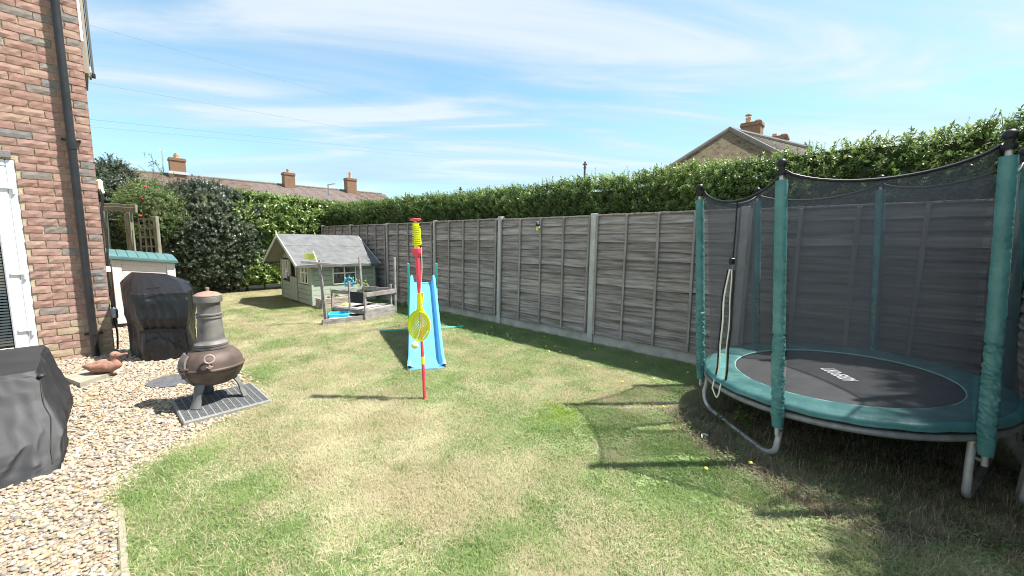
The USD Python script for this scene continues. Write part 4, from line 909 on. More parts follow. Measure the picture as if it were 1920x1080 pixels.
# door on the viewer's left side
ang0 = 1.42
dr = MB(); V = []
th = np.linspace(-.52, .52, 13); zz = np.linspace(.225, .50, 9)
rb2 = lambda z: np.interp(z, [.20, .255, .335, .37, .43, .475, .51], [.12, .175, .219, .23, .219, .20, .17]) + .010
G = A([[on_belly(ang0 + t * (1 - .25 * abs(z - .36) / .15), z, rb2(z))[0] for z in zz] for t in th])
fdoor = obj('fire_door', solidify(G, .016), cast, ch, smooth=40)
for z in (.33, .39):
    a, _ = on_belly(ang0 - .60, z, rb2(z) - .012); b, _ = on_belly(ang0 - .38, z, rb2(z) + .012); obj('hinge', MB().m(tube([a, b], .012, 8)).m(tube([b - A([0, 0, .02]), b + A([0, 0, .02])], .011, 8)), rusty, fdoor)
for ax, ay in ((-.165, -.145), (.175, -.085), (-.015, .195)):
    u = A([ax, ay]) / math.hypot(ax, ay); P = lambda r, z: (CX + u[0] * r, CY + u[1] * r, z)
    pth = smoothpath([P(.12, .255), P(.155, .23), P(.185, .17), P(.197, .11), P(.222, mat_z + .004)], 16)
    side_ = A([-u[1], u[0], 0]); wv = np.interp(np.linspace(0, 1, 16), [0, .3, .7, 1], [.05, .040, .030, .045]); Gp = np.stack([pth - side_ * wv[:, None], pth - side_ * wv[:, None] * .35 + A([*u, 0]) * .014, pth + side_ * wv[:, None] * .35 + A([*u, 0]) * .014, pth + side_ * wv[:, None]], 1)
    obj('leg', solidify(Gp, .014), M('grey_leg_look', [(.11, .11, .108), (.17, .17, .165)], scale=14, rough=.55, metal=.25, bump=.001, bscale=200), ch, smooth=35)
# grid mat below it
mt_m = M('grey_rubber_look', [(.055, .058, .062), (.085, .088, .092)], scale=20, rough=.8, bump=.001, bscale=300)
mt_l = M('pale_mat_edge_look', [(.16, .16, .15), (.21, .21, .195)], scale=25, rough=.85)
mt = thing('stove_mat', 'square grey grid-patterned mat under the stove', 'mat', (.725, 4.175, 0))
MX0, MX1, MY0, MY1 = .415, 1.035, 3.86, 4.48
obj('base_tray', MB().box(((MX0 + MX1) / 2, (MY0 + MY1) / 2, .014), (MX1 - MX0, MY1 - MY0, .052), ch=.006), mt_l, mt)
obj('rubber_sheet', MB().box(((MX0 + MX1) / 2, (MY0 + MY1) / 2, .0405), (MX1 - MX0 - .012, MY1 - MY0 - .012, .005)), mt_l, mt)
NC = 12
cw = (MX1 - MX0 - .03) / NC
m = MB()
for i in range(NC):
    for j in range(NC):
        cx_, cy_ = MX0 + .015 + (i + .5) * cw, MY0 + .015 + (j + .5) * cw
        for q in (-1, 0, 1):
            if (i + j) % 2: m.box((cx_ + q * cw * .29, cy_, .0445), (cw * .22, cw * .84, .005))
            else: m.box((cx_, cy_ + q * cw * .29, .0445), (cw * .84, cw * .22, .005))
obj('raised_grid', m, mt_m, mt, kind='stuff')
rm = thing('round_mat', 'round dark slate-grey stepping mat lying on the pebbles', 'mat', (.52, 5.2, 0))
ov = Point(0, 0).buffer(.215, 24)
obj('disc', extrude(ov, .022, (.52, 5.2, 0)), mt_m, rm)
tex = MB()
for q in range(150):
    a, r = rv.uniform(0, 6.28), .2 * math.sqrt(rv.uniform()); tex.m(trimesh.Trimesh(A(trimesh.creation.icosphere(0, 1.0).vertices) * A([rv.uniform(.006, .016), rv.uniform(.006, .016), .004]) + A([.52 + r * math.cos(a), 5.2 + r * math.sin(a), .022]), trimesh.creation.icosphere(0).faces, process=False))
obj('raised_texture', tex, mt_m, rm, kind='stuff')
# slab and duck
slab_m = M('buff_slab_look', [(.19, .172, .135), (.25, .23, .188)], scale=14, rough=.92, bump=.002, bscale=160)
sl = obj('stone_slab', extrude(Polygon([(-.245, 5.96), (-.135, 5.60), (.075, 5.80), (.15, 6.08), (-.05, 6.18)]), .062, (0, 0, -.004)), slab_m, label='buff stone slab on the pebbles with the duck on it', cat='slab')
terra = M('terracotta_look', [(.16, .078, .058), (.225, .118, .088), (.28, .16, .12)], scale=14, rough=.85, bump=.003, bscale=150, detail=7)
dk = thing('duck_ornament', 'terracotta duck ornament sitting on a stone slab', 'ornament', (.03, 5.87, .058))
dax = A([.74, -.30, 0]); dax = A([rt[0], rt[1], 0]) * .93 + A([fw[0], fw[1], 0]) * .30; dax /= np.linalg.norm(dax); dsd = A([-dax[1], dax[0], 0]); D0 = A([.035, 5.86, .058])
dpt = lambda f, s, z: D0 + dax * f + dsd * s + A([0, 0, z])
S = {'b1': (dpt(-.06, 0, .066), .062), 'b2': (dpt(.06, 0, .072), .070), 'b3': (dpt(.0, 0, .072), .075), 'tail': (dpt(-.165, 0, .082), .012), 'chest': (dpt(.105, 0, .08), .052),
     'neck': (dpt(.098, 0, .135), .032), 'head': (dpt(.105, 0, .185), .040), 'head2': (dpt(.125, 0, .183), .032), 'bill1': (dpt(.150, 0, .180), .017), 'bill2': (dpt(.205, 0, .192), .012)}
obj('body', blob(S, [('b1', 'b3'), ('b3', 'b2'), ('b1', 'tail'), ('b2', 'chest'), ('chest', 'neck'), ('neck', 'head'), ('head', 'head2'), ('head2', 'bill1'), ('bill1', 'bill2')], .012, 10), terra, dk, smooth=True)
for s in (-1, 1):
    W_ = {'a': (dpt(.05, s * .062, .078), (.03, .02, .04)), 'b': (dpt(-.05, s * .062, .075), (.03, .018, .036)), 'c': (dpt(-.125, s * .03, .085), (.012, .01, .012))}
    obj('wing', blob(W_, [('a', 'b'), ('b', 'c')], .012, 8), terra, dk, smooth=True)
for s in (-1, 1): obj('eye', flower_head(dpt(.128, s * .030, .196), .006, 2), M('dark_eye_look', (.05, .03, .025), rough=.5), dk)
for i, (x, y, r, z) in enumerate([(-.05, 6.22, .07, .05), (.02, 6.30, .055, .05), (.13, 5.98, .045, .035), (-.20, 6.3, .04, .03)]):
    m = trimesh.creation.icosphere(2, 1.0); v = A(m.vertices); v = v * (1 + .4 * (fbm(v * 1.5 + i, 2, i)[:, None] - .5)) * A([1, .8, .55]) * r + A([x, y, z * .6])
    obj('stone', trimesh.Trimesh(v, m.faces, process=False), stone_mats[(7, 5, 4, 3)[i]], smooth=True, cat='stone', label=('largest grey-green stone behind the duck at the wall foot', 'grey stone touching the foot of the drainpipe', 'pale stone beside the breast of the duck', 'small brown stone against the wall left of the duck')[i])
# plastic storage shed
shed = thing('storage_shed', 'cream plastic garden storage shed with green roof behind the barbecue', 'shed', (.55, 8.3, 0))
s_cream = M('shed_cream_look', [(.52, .50, .455), (.58, .56, .52)], scale=4, stretch=(2, 2, 12), rough=.6, spec=.3)
s_green = M('shed_green_roof_look', [(.05, .115, .118), (.075, .15, .15)], scale=6, rough=.5, spec=.35)
sa, sb = A([.265, 8.90]), A([1.035, 8.90]); su = A([1.0, 0]); sn = A([0, 1.0])      # along the front, and into the shed
SL = np.linalg.norm(sb - sa); SD = .60; SH = 1.135
sp = lambda u_, d_, z_: A([*(sa + su * u_ + sn * d_), z_ * (1 - .075 * u_ / SL)])
obj('base', MB().bar(sp(-.0, SD / 2, .04), sp(SL, SD / 2, .04), SD - .02, .08), M('shed_base_look', (.06, .06, .065), rough=.6), shed)
for u_ in (.055, SL - .055): obj('corner_panel', MB().bar(sp(u_, -.012, .08), sp(u_, -.012, SH), .11, .03, (*sn, 0), .006), s_cream, shed)
for u_, d_ in ((.0, SD), (SL, SD)): pass
npl = 9; ph_ = (SH - .08 - .07) / npl
for k in range(npl):
    z = .08 + (k + .5) * ph_; obj('plank', MB().bar(sp(.11, .008, z), sp(SL - .11, .008, z), .03, ph_ - .008, ch=.007), s_cream, shed)
for k in range(npl):
    z = .08 + (k + .5) * ph_
    for u_ in (.018, SL - .018): obj('plank', MB().bar(sp(u_, .02, z), sp(u_, SD, z), .03, ph_ - .008, ch=.007), s_cream, shed)
obj('lintel', MB().bar(sp(.11, -.002, SH - .035), sp(SL - .11, -.002, SH - .035), .03, .07, ch=.006), s_cream, shed)
obj('back_panel', MB().bar(sp(0, SD, .6), sp(SL, SD, .6), .03, 1.1), s_cream, shed)
nr_ = 7; seg = (SL + .08) / nr_
rfm = obj('roof', MB().bar(sp(-.04, -.055, SH + .028), sp(SL + .04, -.055, SH + .028), .045, .052, ch=.008), s_green, shed)
for k in range(nr_):
    u0, u1 = -.04 + k * seg + .004, -.04 + (k + 1) * seg - .004
    G = A([[sp(u, d, SH + .055 + .10 * math.sin(min(d + .06, .86) / .86 * PI / 2) - (.005 if u in (u0, u1) else 0)) for d in np.linspace(-.075, SD + .04, 8)] for u in (u0, (u0 + u1) / 2, u1)])
    obj('roof_panel', solidify(G, .012), s_green, rfm, smooth=40)
# trellis arch
tw = M('mossy_timber_look', [(.105, .105, .072), (.165, .165, .118), (.215, .215, .16)], scale=1.2, stretch=(14, 14, 3), rough=.9, bump=.002, bscale=3)
ta = thing('trellis_arch', 'weathered timber garden arch with square trellis side, under the rose', 'garden arch', (.7, 11.4, 0))
for (x, y, zt) in ((.33, 11.77, 2.02), (.68, 11.37, 2.00), (1.04, 10.97, 1.93), (.69, 12.2, 2.0)):
    obj('post', box((x, y, zt / 2), (.075, .075, zt), .72, .006), tw, ta)
dv_ = A([.51, -.58, 0]); dv_ /= np.linalg.norm(dv_)
a = A([.22, 11.9, 2.08]); obj('beam', MB().bar(a, a + dv_ * .86 - A([0, 0, .03]), .05, .10, ch=.005), tw, ta)
obj('beam', MB().bar(a + A([.05, .05, .085]), a + A([.05, .05, .085]) + dv_ * .80 - A([0, 0, .03]), .06, .06, ch=.005), tw, ta)
t0, t1 = A([.80, 11.235, 0]), A([1.02, 10.995, 0])
for k in range(4): q = t0 + (t1 - t0) * k / 3; obj('lath', MB().bar((*q[:2], .25), (*q[:2], 1.86), .03, .018, (.74, .67, 0), .002), tw, ta)
for z in np.arange(.35, 1.9, .19): obj('lath', MB().bar((*t0[:2], z), (*t1[:2], z), .018, .03), tw, ta)

# ------------------------------------------------------------------ playhouse and toys
sage = M('sage_green_paint_look', [(.24, .285, .225), (.295, .34, .275), (.325, .37, .30)], scale=5, stretch=(1.5, 6, 8), rough=.7, spec=.25, bump=.0008, bscale=60)
trim_w = M('cream_paint_look', (.66, .66, .60), var=.08, scale=9, rough=.55)
felt = M('grey_roof_felt_look', [(.085, .089, .091), (.112, .116, .118), (.135, .138, .138)], scale=7, rough=.95, bump=.0015, bscale=420, spec=.15)
ph = thing('playhouse', 'pale green wooden playhouse with grey felt roof in the far corner', 'playhouse', (4.0, 9.75, 0))
PX0, PX1, PY0, PY1, EZ, RZ = 3.26, 4.72, 8.80, 10.70, 1.04, 1.60
PYM = (PY0 + PY1) / 2
ZB = .05
nbd = 9; bh = (EZ - ZB) / nbd
def wallboards(par, a, b, nrm, openings, zt=lambda u: EZ, nb=nbd, cut=None):
    """Shiplap boards on a wall between the ground points a and b; openings: (u0, u1, z0, z1)."""
    a, b, nrm = A([*a, 0.0]), A([*b, 0.0]), A([*nrm, 0.0]); L = np.linalg.norm(b - a); d = (b - a) / L
    k = 0
    while True:
        z0 = ZB + k * bh; z1 = z0 + bh - .006; k += 1
        if z0 > max(zt(0), zt(L / 2), zt(L)) - .03: break
        lo, hi = 0.0, L
        if zt(0) < z1:                                          # in the gable
            us = np.linspace(0, L, 200); ok = [u for u in us if zt(u) >= (z0 + z1) / 2]
            if not ok: break
            lo, hi = ok[0], ok[-1]
        segs = [(lo, hi)]
        for (u0, u1, q0, q1) in openings:
            if q0 < z1 - .02 and q1 > z0 + .02: segs = [s for (x, y) in segs for s in ((x, min(y, u0)), (max(x, u1), y)) if s[1] - s[0] > .02]
        for (x, y) in segs:
            p, q = a + d * x + nrm * -.009 + A([0, 0, (z0 + z1) / 2]), a + d * y + nrm * -.009 + A([0, 0, (z0 + z1) / 2])
            obj('board', bar(p, q, .018, z1 - z0, (0, 0, 1), .003), sage, par)
shell = MB().box(((PX0 + PX1) / 2, PYM, (EZ + .06) / 2), (PX1 - PX0 - .04, PY1 - PY0 - .04, EZ - .06))
inner = M('playhouse_inner_look', (.14, .125, .10), var=.2, scale=5, rough=.95)
shell = MB()
shell.box(((PX0 + PX1) / 2, PYM, .03), (PX1 - PX0 - .05, PY1 - PY0 - .05, .05))
obj('floor', shell, inner, ph)
walls = obj('wall', MB().box((PX1 - .012, PYM, (EZ + ZB) / 2), (.02, PY1 - PY0 - .03, EZ - ZB)).box(((PX0 + PX1) / 2, PY1 - .012, (EZ + ZB) / 2), (PX1 - PX0 - .03, .02, EZ - ZB)), sage, ph)
SW = (.46, .98, .50, .985)                                      # the window in the long side
wallboards(walls, (PX0, PY0), (PX1, PY0), (0, -1), [SW])
GZ = lambda u: EZ + (RZ - EZ - .03) * (1 - abs(u - (PY1 - PY0) / 2) / ((PY1 - PY0) / 2))
WR, WL, DO = (.22, .62, .52, .985), (1.43, 1.80, .56, .99), (.84, 1.36, ZB, .985)
wallboards(walls, (PX0, PY0), (PX0, PY1), (-1, 0), [WR, WL, DO], GZ)
for (x, y) in ((PX0, PY0), (PX1, PY0), (PX0, PY1)):
    obj('corner_post', MB().box((x + (.004 if x == PX0 else -.004), y + (.004 if y == PY0 else -.004), (EZ + ZB) / 2), (.045, .045, EZ - ZB), ch=.004), sage, ph)
curtain = M('patterned_curtain_look', [(.10, .085, .065), (.32, .29, .24), (.50, .47, .41)], scale=9, stretch=(4, 4, 1.2), rough=.9, detail=6)
def window(par, org, du, nrm, W_, mats=True, curt=True):
    u0, u1, z0, z1 = W_; org, du, nrm = A([*org, 0.0]), A([*du, 0.0]), A([*nrm, 0.0]); P = lambda u, z, o=.006: org + du * u + nrm * o + A([0, 0, z])
    b = MB(); t = .022
    for (x0, y0, x1, y1) in ((u0, z0, u1, z0), (u0, z1, u1, z1)): b.bar(P(x0, y0), P(x1, y1), .02, t, (0, 0, 1), .003)
    for x in (u0, u1): b.bar(P(x, z0 + t / 2), P(x, z1 - t / 2), t, .02, tuple(nrm), .003)
    b.bar(P(u0 + t / 2, (z0 + z1) / 2, .003), P(u1 - t / 2, (z0 + z1) / 2, .003), .016, .028, (0, 0, 1), .003)
    for zz0, zz1 in ((z0 + t / 2, (z0 + z1) / 2 - .014), ((z0 + z1) / 2 + .014, z1 - t / 2)): b.bar(P((u0 + u1) / 2, zz0, .003), P((u0 + u1) / 2, zz1, .003), .028, .016, tuple(nrm), .003)
    w = obj('window', b, trim_w, par)
    obj('pane', MB().bar(P((u0 + u1) / 2, z0 + .01, -.008), P((u0 + u1) / 2, z1 - .01, -.008), u1 - u0 - .02, .004, tuple(nrm)), glass, w)
    if curt:
        for s in (0, 1):
            uu = np.linspace(u0 + .005, (u0 + u1) / 2 - .012, 40) if s == 0 else np.linspace((u0 + u1) / 2 + .012, u1 - .005, 40)
            G = A([[P(u, z, -.05 + .012 * math.sin((u - u0) * 95 + z * 3)) for z in (z0 + .01, (z0 + z1) / 2, z1)] for u in uu]); obj('curtain', grid(G), curtain, w, smooth=True)
    else: obj('dark_inside', MB().bar(P((u0 + u1) / 2, z0, -.06), P((u0 + u1) / 2, z1, -.06), u1 - u0, .004, tuple(nrm)), inner, w)
    return w
window(walls, (PX0, PY0), (1, 0), (0, -1), SW)
window(walls, (PX0, PY0), (0, 1), (-1, 0), WR)
window(walls, (PX0, PY0), (0, 1), (-1, 0), WL)
pdoor = MB()
hw_ = .60
pd = obj('door', MB().bar((PX0 - .002, PY0 + DO[0] + .012, ZB + .29), (PX0 - .002, PY0 + DO[1] - .012, ZB + .29), .022, .56, (0, 0, 1), .003), sage, ph)
for q in range(4): obj('plank', MB().bar((PX0 - .017, PY0 + DO[0] + .075 + q * .125, ZB + .012), (PX0 - .017, PY0 + DO[0] + .075 + q * .125, ZB + .565), .118, .008, (-1, 0, 0), .002), sage, pd)
obj('plank', MB().bar((PX0 - .006, PY0 + .90, .64), (PX0 - .006, PY0 + .90, .98), .09, .02, (-1, 0, 0), .002).bar((PX0 - .006, PY0 + 1.29, .64), (PX0 - .006, PY0 + 1.29, .98), .11, .02, (-1, 0, 0), .002), sage, pd)
obj('dark_inside', MB().box((PX0 + .25, PY0 + 1.1, .80), (.02, .6, .42)), room_mat, pd)
obj('latch', MB().m(lathe([(.001, -.03), (.03, -.028), (.03, .0), (.012, .012), (.001, .014)], (PX0 - .035, PY0 + 1.33, .60), 10)).box((PX0 - .035, PY0 + 1.30, .535), (.02, .03, .11), ch=.006), black_pvc, pd)
RX0, RX1 = 2.90, 4.80
slope = (RZ - EZ) / (PYM - PY0)
def roofside(s, z_off, t0, t1, thick, x0=RX0, x1=RX1, mat=None, name='felt_sheet', par=None):
    y = lambda t: PYM + s * (PYM - PY0 + .16) * t; z = lambda t: RZ - slope * (PYM - PY0 + .16) * t + z_off
    rg = np.random.default_rng(int(s * 5 + 9 + t0 * 10)); xx = np.linspace(x0, x1, 16); tt = np.linspace(t0, t1, 5)
    G = A([[(x, y(t), z(t) + .004 * (fbm(A([[x * 2, t * 3, s * 2.0]]), 2, 3)[0] - .5) * 2 - (.006 * math.sin(x * 7 + 1) if t == 1.0 else 0)) for t in tt] for x in xx])
    return solidify(G if s > 0 else G[::-1], thick)
rfp = obj('roof', MB().m(roofside(-1, -.014, 0.01, .985, .014, RX0 + .02, RX1 - .02)).m(roofside(1, -.014, 0.01, .985, .014, RX0 + .02, RX1 - .02)), timber, ph)
for s in (-1, 1):
    obj('felt_sheet', roofside(s, .004, .36, 1.0, .005), felt, rfp, smooth=30); obj('felt_sheet', roofside(s, .010, 0, .40, .005), felt, rfp, smooth=30)
for s in (-1, 1):
    ye = PYM + s * (PYM - PY0 + .16); ze = RZ - slope * (PYM - PY0 + .16)
    obj('eave_strip', MB().bar((RX0, ye + s * .004, ze - .022), (RX1, ye + s * .004, ze - .03), .016, .05, ch=.003), M('dark_grey_trim_look', (.085, .088, .088), var=.15, scale=8, rough=.85), rfp)
    for x in (RX0 + .006, RX1 - .006): obj('barge_board', MB().bar((x, PYM - s * .0, RZ - .025), (x, ye, ze - .025), .018, .07, ch=.003), M('pale_barge_look', [(.34, .36, .32), (.44, .46, .41)], scale=8, rough=.8), rfp)
obj('finial', MB().box((RX0 - .004, PYM, RZ + .0), (.022, .05, .16), ch=.01), trim_w, rfp)
obj('bearer', MB().box(((PX0 + PX1) / 2, PY0 + .2, .0), (PX1 - PX0 - .06, .06, .06)).box(((PX0 + PX1) / 2, PY1 - .2, .0), (PX1 - PX0 - .06, .06, .06)), twig, ph)
# planter by its long side
pl = thing('planter', 'rough timber planter with seedlings against the playhouse side', 'planter', (3.7, 8.55, 0))
pw = M('rough_planter_look', [(.17, .14, .11), (.28, .24, .20), (.35, .31, .265)], scale=1.2, stretch=(3, 14, 14), rough=.95, bump=.003, bscale=4)
for k in range(2):
    obj('plank', MB().box((3.72, 8.40, .06 + k * .125), (.86, .03, .118), ch=.004), pw, pl); obj('plank', MB().box((3.72, 8.68, .06 + k * .125), (.86, .03, .118), ch=.004), pw, pl)
    for x in (3.28, 4.16): obj('plank', MB().box((x, 8.54, .06 + k * .125), (.03, .246, .118), ch=.004), pw, pl)
for x in (3.30, 4.14): obj('corner_post', MB().box((x, 8.372, .15), (.05, .026, .30), ch=.004), pw, pl)
obj('soil', MB().box((3.72, 8.54, .10), (.82, .24, .20)), soil, pl)
def plant(name, label, c, n, h, leaf, mat, seed):
    rg = np.random.default_rng(seed); t = thing(name, label, 'plant', c); mb = MB(); lv = MB()
    for k in range(n):
        b = A(c) + np.append(rg.normal(0, .05, 2), 0); e = b + np.append(rg.normal(0, .06, 2), h * rg.uniform(.6, 1.1)); mb.tube(smoothpath([b, (b + e) / 2 + rg.normal(0, .01, 3), e], 6), .004, 4, False)
        for q in range(7):
            v, f = leaf_shape(leaf * rg.uniform(.7, 1.2), leaf * .5, .2, .4); p0 = b + (e - b) * (.25 + .75 * q / 6); R = trimesh.transformations.quaternion_matrix(quat_to(A([[rg.normal(0, .5), rg.normal(0, .5), 1]]), A([rg.uniform(0, 6)]))[0])[:3, :3]; lv.add(v @ R.T + p0, f)
    obj('stem', mb, mat, t, kind='stuff'); obj('foliage', lv, mat, t, kind='stuff')
plant('seedling', 'small leafy plant at the left of the planter below the window', (3.62, 8.52, .19), 6, .22, .06, leaf_rose, 1)
plant('seedling', 'taller bright green plant against the playhouse wall right of the window', (4.28, 8.52, .19), 9, .44, .075, leaf_new, 2)
plant('seedling', 'low straggling weeds between the sandpit and the fence foot', (4.62, 7.5, 0), 12, .20, .05, leaf_rose, 3)
plant('seedling', 'leafy weed growing under the trampoline behind its front leg', (3.55, .62, 0), 5, .13, .05, leaf_privet, 4)
# boat sandpit
bw = M('grey_boat_timber_look', [(.13, .122, .115), (.20, .188, .177), (.26, .247, .235)], scale=1.2, stretch=(6, 6, 12), rough=.92, bump=.002, bscale=5)
bt = thing('sandpit_boat', 'grey weathered wooden boat-shaped sandpit with mast, rails and chalkboard', 'sandpit', (3.4, 7.2, 0))
bA, bR, bL, bB = A([3.41, 6.72, 0]), A([4.12, 6.89, 0]), A([3.16, 7.56, 0]), A([2.67, 6.83, 0]); bK = bL + (bR - bA)
up_ = lambda p, z: A([p[0], p[1], z])
def plankwall(a, b, z0, z1, n=2, t=.022):
    for k in range(n): obj('plank', bar(up_(a, z0 + (z1 - z0) * (k + .5) / n), up_(b, z0 + (z1 - z0) * (k + .5) / n), t, (z1 - z0) / n - .004, (0, 0, 1), .003), bw, bt)
plankwall(bA, bR, .0, .20); plankwall(bR, bK, .0, .20); plankwall(bK, bL, .0, .20)
plankwall(bB, bA + (bA - bB) * -.03, .0, .115); plankwall(bB, bL, .0, .115)
obj('plank', bar(up_(bL, .165), up_(bA, .165), .022, .07, (0, 0, 1), .003), bw, bt)
obj('deck_board', extrude(Polygon([tuple(bB[:2] + A([.10, .03])), tuple(bA[:2] + A([-.12, .02])), tuple(bL[:2] + A([-.02, -.14]))]), .012, (0, 0, .085)), M('pale_deck_look', [(.25, .24, .222), (.32, .308, .288)], scale=3, rough=.9), bt)
e1, e2 = (bR - bA), (bL - bA)
for (s0, s1) in ((0.02, .22), (.23, .43), (.72, .98)):
    a, b = bA + e1 * .015 + e2 * (s0 + s1) / 2, bA + e1 * .985 + e2 * (s0 + s1) / 2; obj('deck_board', bar(up_(a, .205), up_(b, .205), (s1 - s0) * np.linalg.norm(e2), .018, (0, 0, 1), .003), '/World/Looks/pale_deck_look', bt)
obj('deck_board', bar(up_(bL + (bA - bL) * .02 + e1 * .1, .205), up_(bA + (bL - bA) * .02 + e1 * .1, .205), .12, .02, (0, 0, 1), .003), bw, bt)
obj('sand', MB().m(extrude(Polygon([tuple((bA + e1 * .03 + e2 * .03)[:2]), tuple((bR + e2 * .03 - e1 * .03)[:2]), tuple((bK - e2 * .03 - e1 * .03)[:2]), tuple((bL - e2 * .03 + e1 * .03)[:2])]), .08, (0, 0, .0))), soil, bt)
def upright(p, z0, z1, lean=(0, 0), w=.045, t=.03): return obj('post', bar(up_(p, z0), (p[0] + lean[0], p[1] + lean[1], z1), w, t, tuple(np.append(e2[:2] / np.linalg.norm(e2), 0)), .004), bw, bt)
upright(bA + A([-.012, -.012, 0]), .0, .535); upright(bL, .0, .54); pc_ = bA + e2 * .46; upright(pc_, .17, .725)
upright(bR + A([.012, .0, 0]), .0, 1.17); upright(bK + A([.0, .0, 0]), .1, 1.15, (-.04, .02)); upright(bR + e2 * .0 + A([-.03, .10, 0]), .2, .62)
rail = lambda a, b, z, h=.085: obj('rail', bar(up_(a, z), up_(b, z), .022, h, (0, 0, 1), .004), bw, bt)
rail(bA + A([.0, -.03, 0]), bR + A([.03, -.02, 0]), .495); rail(bR + A([.02, 0, 0]), bK, .50); rail(bL, pc_ + (bL - pc_) * .05, .505, .07); rail(bK, bL, .50, .06)
obj('chalkboard', bar(up_(pc_ - e2 * .04 - e1 * .02, .43), up_(bA + e2 * .04 - e1 * .02, .43), .014, .21, (0, 0, 1), .003), M('chalkboard_look', (.018, .018, .02), var=.3, scale=6, rough=.85), bt)
mast = obj('mast', bar((2.74, 6.85, .09), (2.70, 6.93, 1.15), .05, .035, (.7, .7, 0), .004), bw, bt)
obj('yard', MB().bar((2.43, 6.98, 1.12), (3.00, 6.75, 1.055), .03, .045, (0, 0, 1), .004), bw, bt)
wb = M('turquoise_plastic_look', (.05, .40, .52), var=.1, scale=20, rough=.4)
wc = pc_ + A([.03, .06, .70]); wn = A([-.80, -.60, 0]); wu = np.cross(A([0, 0, 1.0]), wn); wr = .085
wm = MB().m(tube([wc + (wu * math.cos(q) + A([0, 0, 1]) * math.sin(q)) * wr for q in np.linspace(0, 2 * PI, 25)], .013, 8)).m(tube([wc - wn * .02, wc + wn * .025], .022, 12))
for q in range(8):
    a = q * PI / 4; dd = wu * math.cos(a) + A([0, 0, 1]) * math.sin(a); wm.m(tube([wc + dd * .015, wc + dd * .07, wc + dd * .10, wc + dd * .125], [.009, .008, .011, .013], 7))
wh = obj('steering_wheel', wm, wb, bt, smooth=40)
# toys in and on it
bl_ = M('sky_blue_plastic_look', (.04, .38, .56), var=.06, scale=9, rough=.4)
ty = thing('toy_tray', 'turquoise plastic tray lying in the bow of the sandpit boat', 'tray', (3.06, 7.02, .10))
tu = A([.80, -.40, 0]); tu /= np.linalg.norm(tu); tv = A([-tu[1], tu[0], 0]); T0 = A([3.07, 7.08, .098])
obj('base', bar(T0 - tu * .155 + A([0, 0, .008]), T0 + tu * .155 + A([0, 0, .008]), .25, .014), bl_, ty)
rim = MB()
for (a, b) in ((-1, 1), (1, 1), (1, -1), (-1, -1)): pass
cs = [T0 + tu * a * .165 + tv * b * .135 for a, b in ((-1, -1), (1, -1), (1, 1), (-1, 1))]
for i in range(4): rim.bar(cs[i] + A([0, 0, .028]), cs[(i + 1) % 4] + A([0, 0, .028]), .03, .055, ch=.008)
obj('rim', rim, bl_, ty)
yg = M('lime_plastic_look', (.46, .50, .10), var=.08, scale=10, rough=.45)
sdp = thing('toy_spade', 'lime green toy spade hanging at the top of the boat mast', 'spade', (2.62, 6.95, 1.15))
sx_ = rt * 1.0; G = A([[A([2.60, 7.00, 1.20]) + sx_ * u + A([0, 0, 1.0]) * v + fw * (.02 * math.cos(u * 14)) for v in np.linspace(-.045, .06, 6)] for u in np.linspace(-.115, .055, 8)])
obj('blade', solidify(G, .008), yg, sdp, smooth=40)
obj('handle', MB().m(tube(smoothpath([A([2.60, 7.0, 1.20]) + rt * .03 + A([0, 0, .10]), A([2.60, 7.0, 1.20]) + rt * .06 + A([0, 0, .03]), A([2.60, 7.0, 1.20]) + rt * .10 - A([0, 0, .09])], 8), .011, 8)), M('pale_lime_look', (.58, .60, .30), rough=.45), sdp, smooth=40)
yt_ = thing('toy_mould', 'yellow plastic sand mould on the boat deck behind the chalkboard', 'toy', (3.48, 7.45, .215))
obj('body', MB().m(lathe([(.001, .0), (.06, .0), (.075, .012), (.06, .03), (.02, .038), (.001, .04)], (3.40, 7.50, .215), 18)), M('yellow_plastic_look', (.62, .58, .12), rough=.45), yt_, smooth=40)
# slide
sblue = M('slide_blue_look', [(.07, .27, .46), (.095, .30, .50)], scale=3, rough=.35, spec=.4)
sgreen = M('slide_green_look', (.06, .36, .27), var=.1, scale=5, rough=.4)
sld = thing('garden_slide', 'blue plastic slide with green ladder handles on the lawn', 'slide', (3.1, 4.5, 0))
s0 = A([2.56, 3.62]); s1 = A([3.70, 5.32]); sd = (s1 - s0) / np.linalg.norm(s1 - s0); sw = A([sd[1], -sd[0]]); SLn = np.linalg.norm(s1 - s0)
prof = smoothpath([(0, .035), (.10, .045), (.30, .11), (.9, .38), (1.5, .64), (1.86, .775), (SLn, .80)], 44)
def cross(hw):                                                  # half section of the chute, centre to outside: (across, height)
    return [(-hw - .028, -.01), (-hw - .030, .095), (-hw - .012, .105), (-hw, .095), (-hw + .022, .012), (-hw + .06, 0), (0, -.004), (hw - .06, 0), (hw - .022, .012), (hw, .095), (hw + .012, .105), (hw + .030, .095), (hw + .028, -.01)]
G = []
for i, (l, z) in enumerate(prof):
    hw = np.interp(l, [0, .15, SLn], [.185, .172, .160]); fl = np.interp(l, [0, .06, .2], [.35, .8, 1.0]); tpz = np.interp(l, [SLn - .25, SLn], [1, 1.35])
    G.append([A([*(s0 + sd * l + sw * c), z + h * (fl if h > .02 else 1) * (tpz if h > .02 else 1)]) for c, h in cross(hw)])
chute = obj('chute', solidify(A(G), .012), sblue, sld, smooth=35)
obj('platform_lip', MB().bar((*(s1 + sw * .185), .80), (*(s1 - sw * .185), .80), .03, .05, ch=.01).bar((*(s1 + sd * .02 + sw * .17), .76), (*(s1 + sd * .02 - sw * .17), .76), .04, .06, ch=.01), sblue, sld)
obj('end_lip', MB().bar((*(s0 + sw * .20), .022), (*(s0 - sw * .20), .022), .03, .035, ch=.01), sblue, sld)
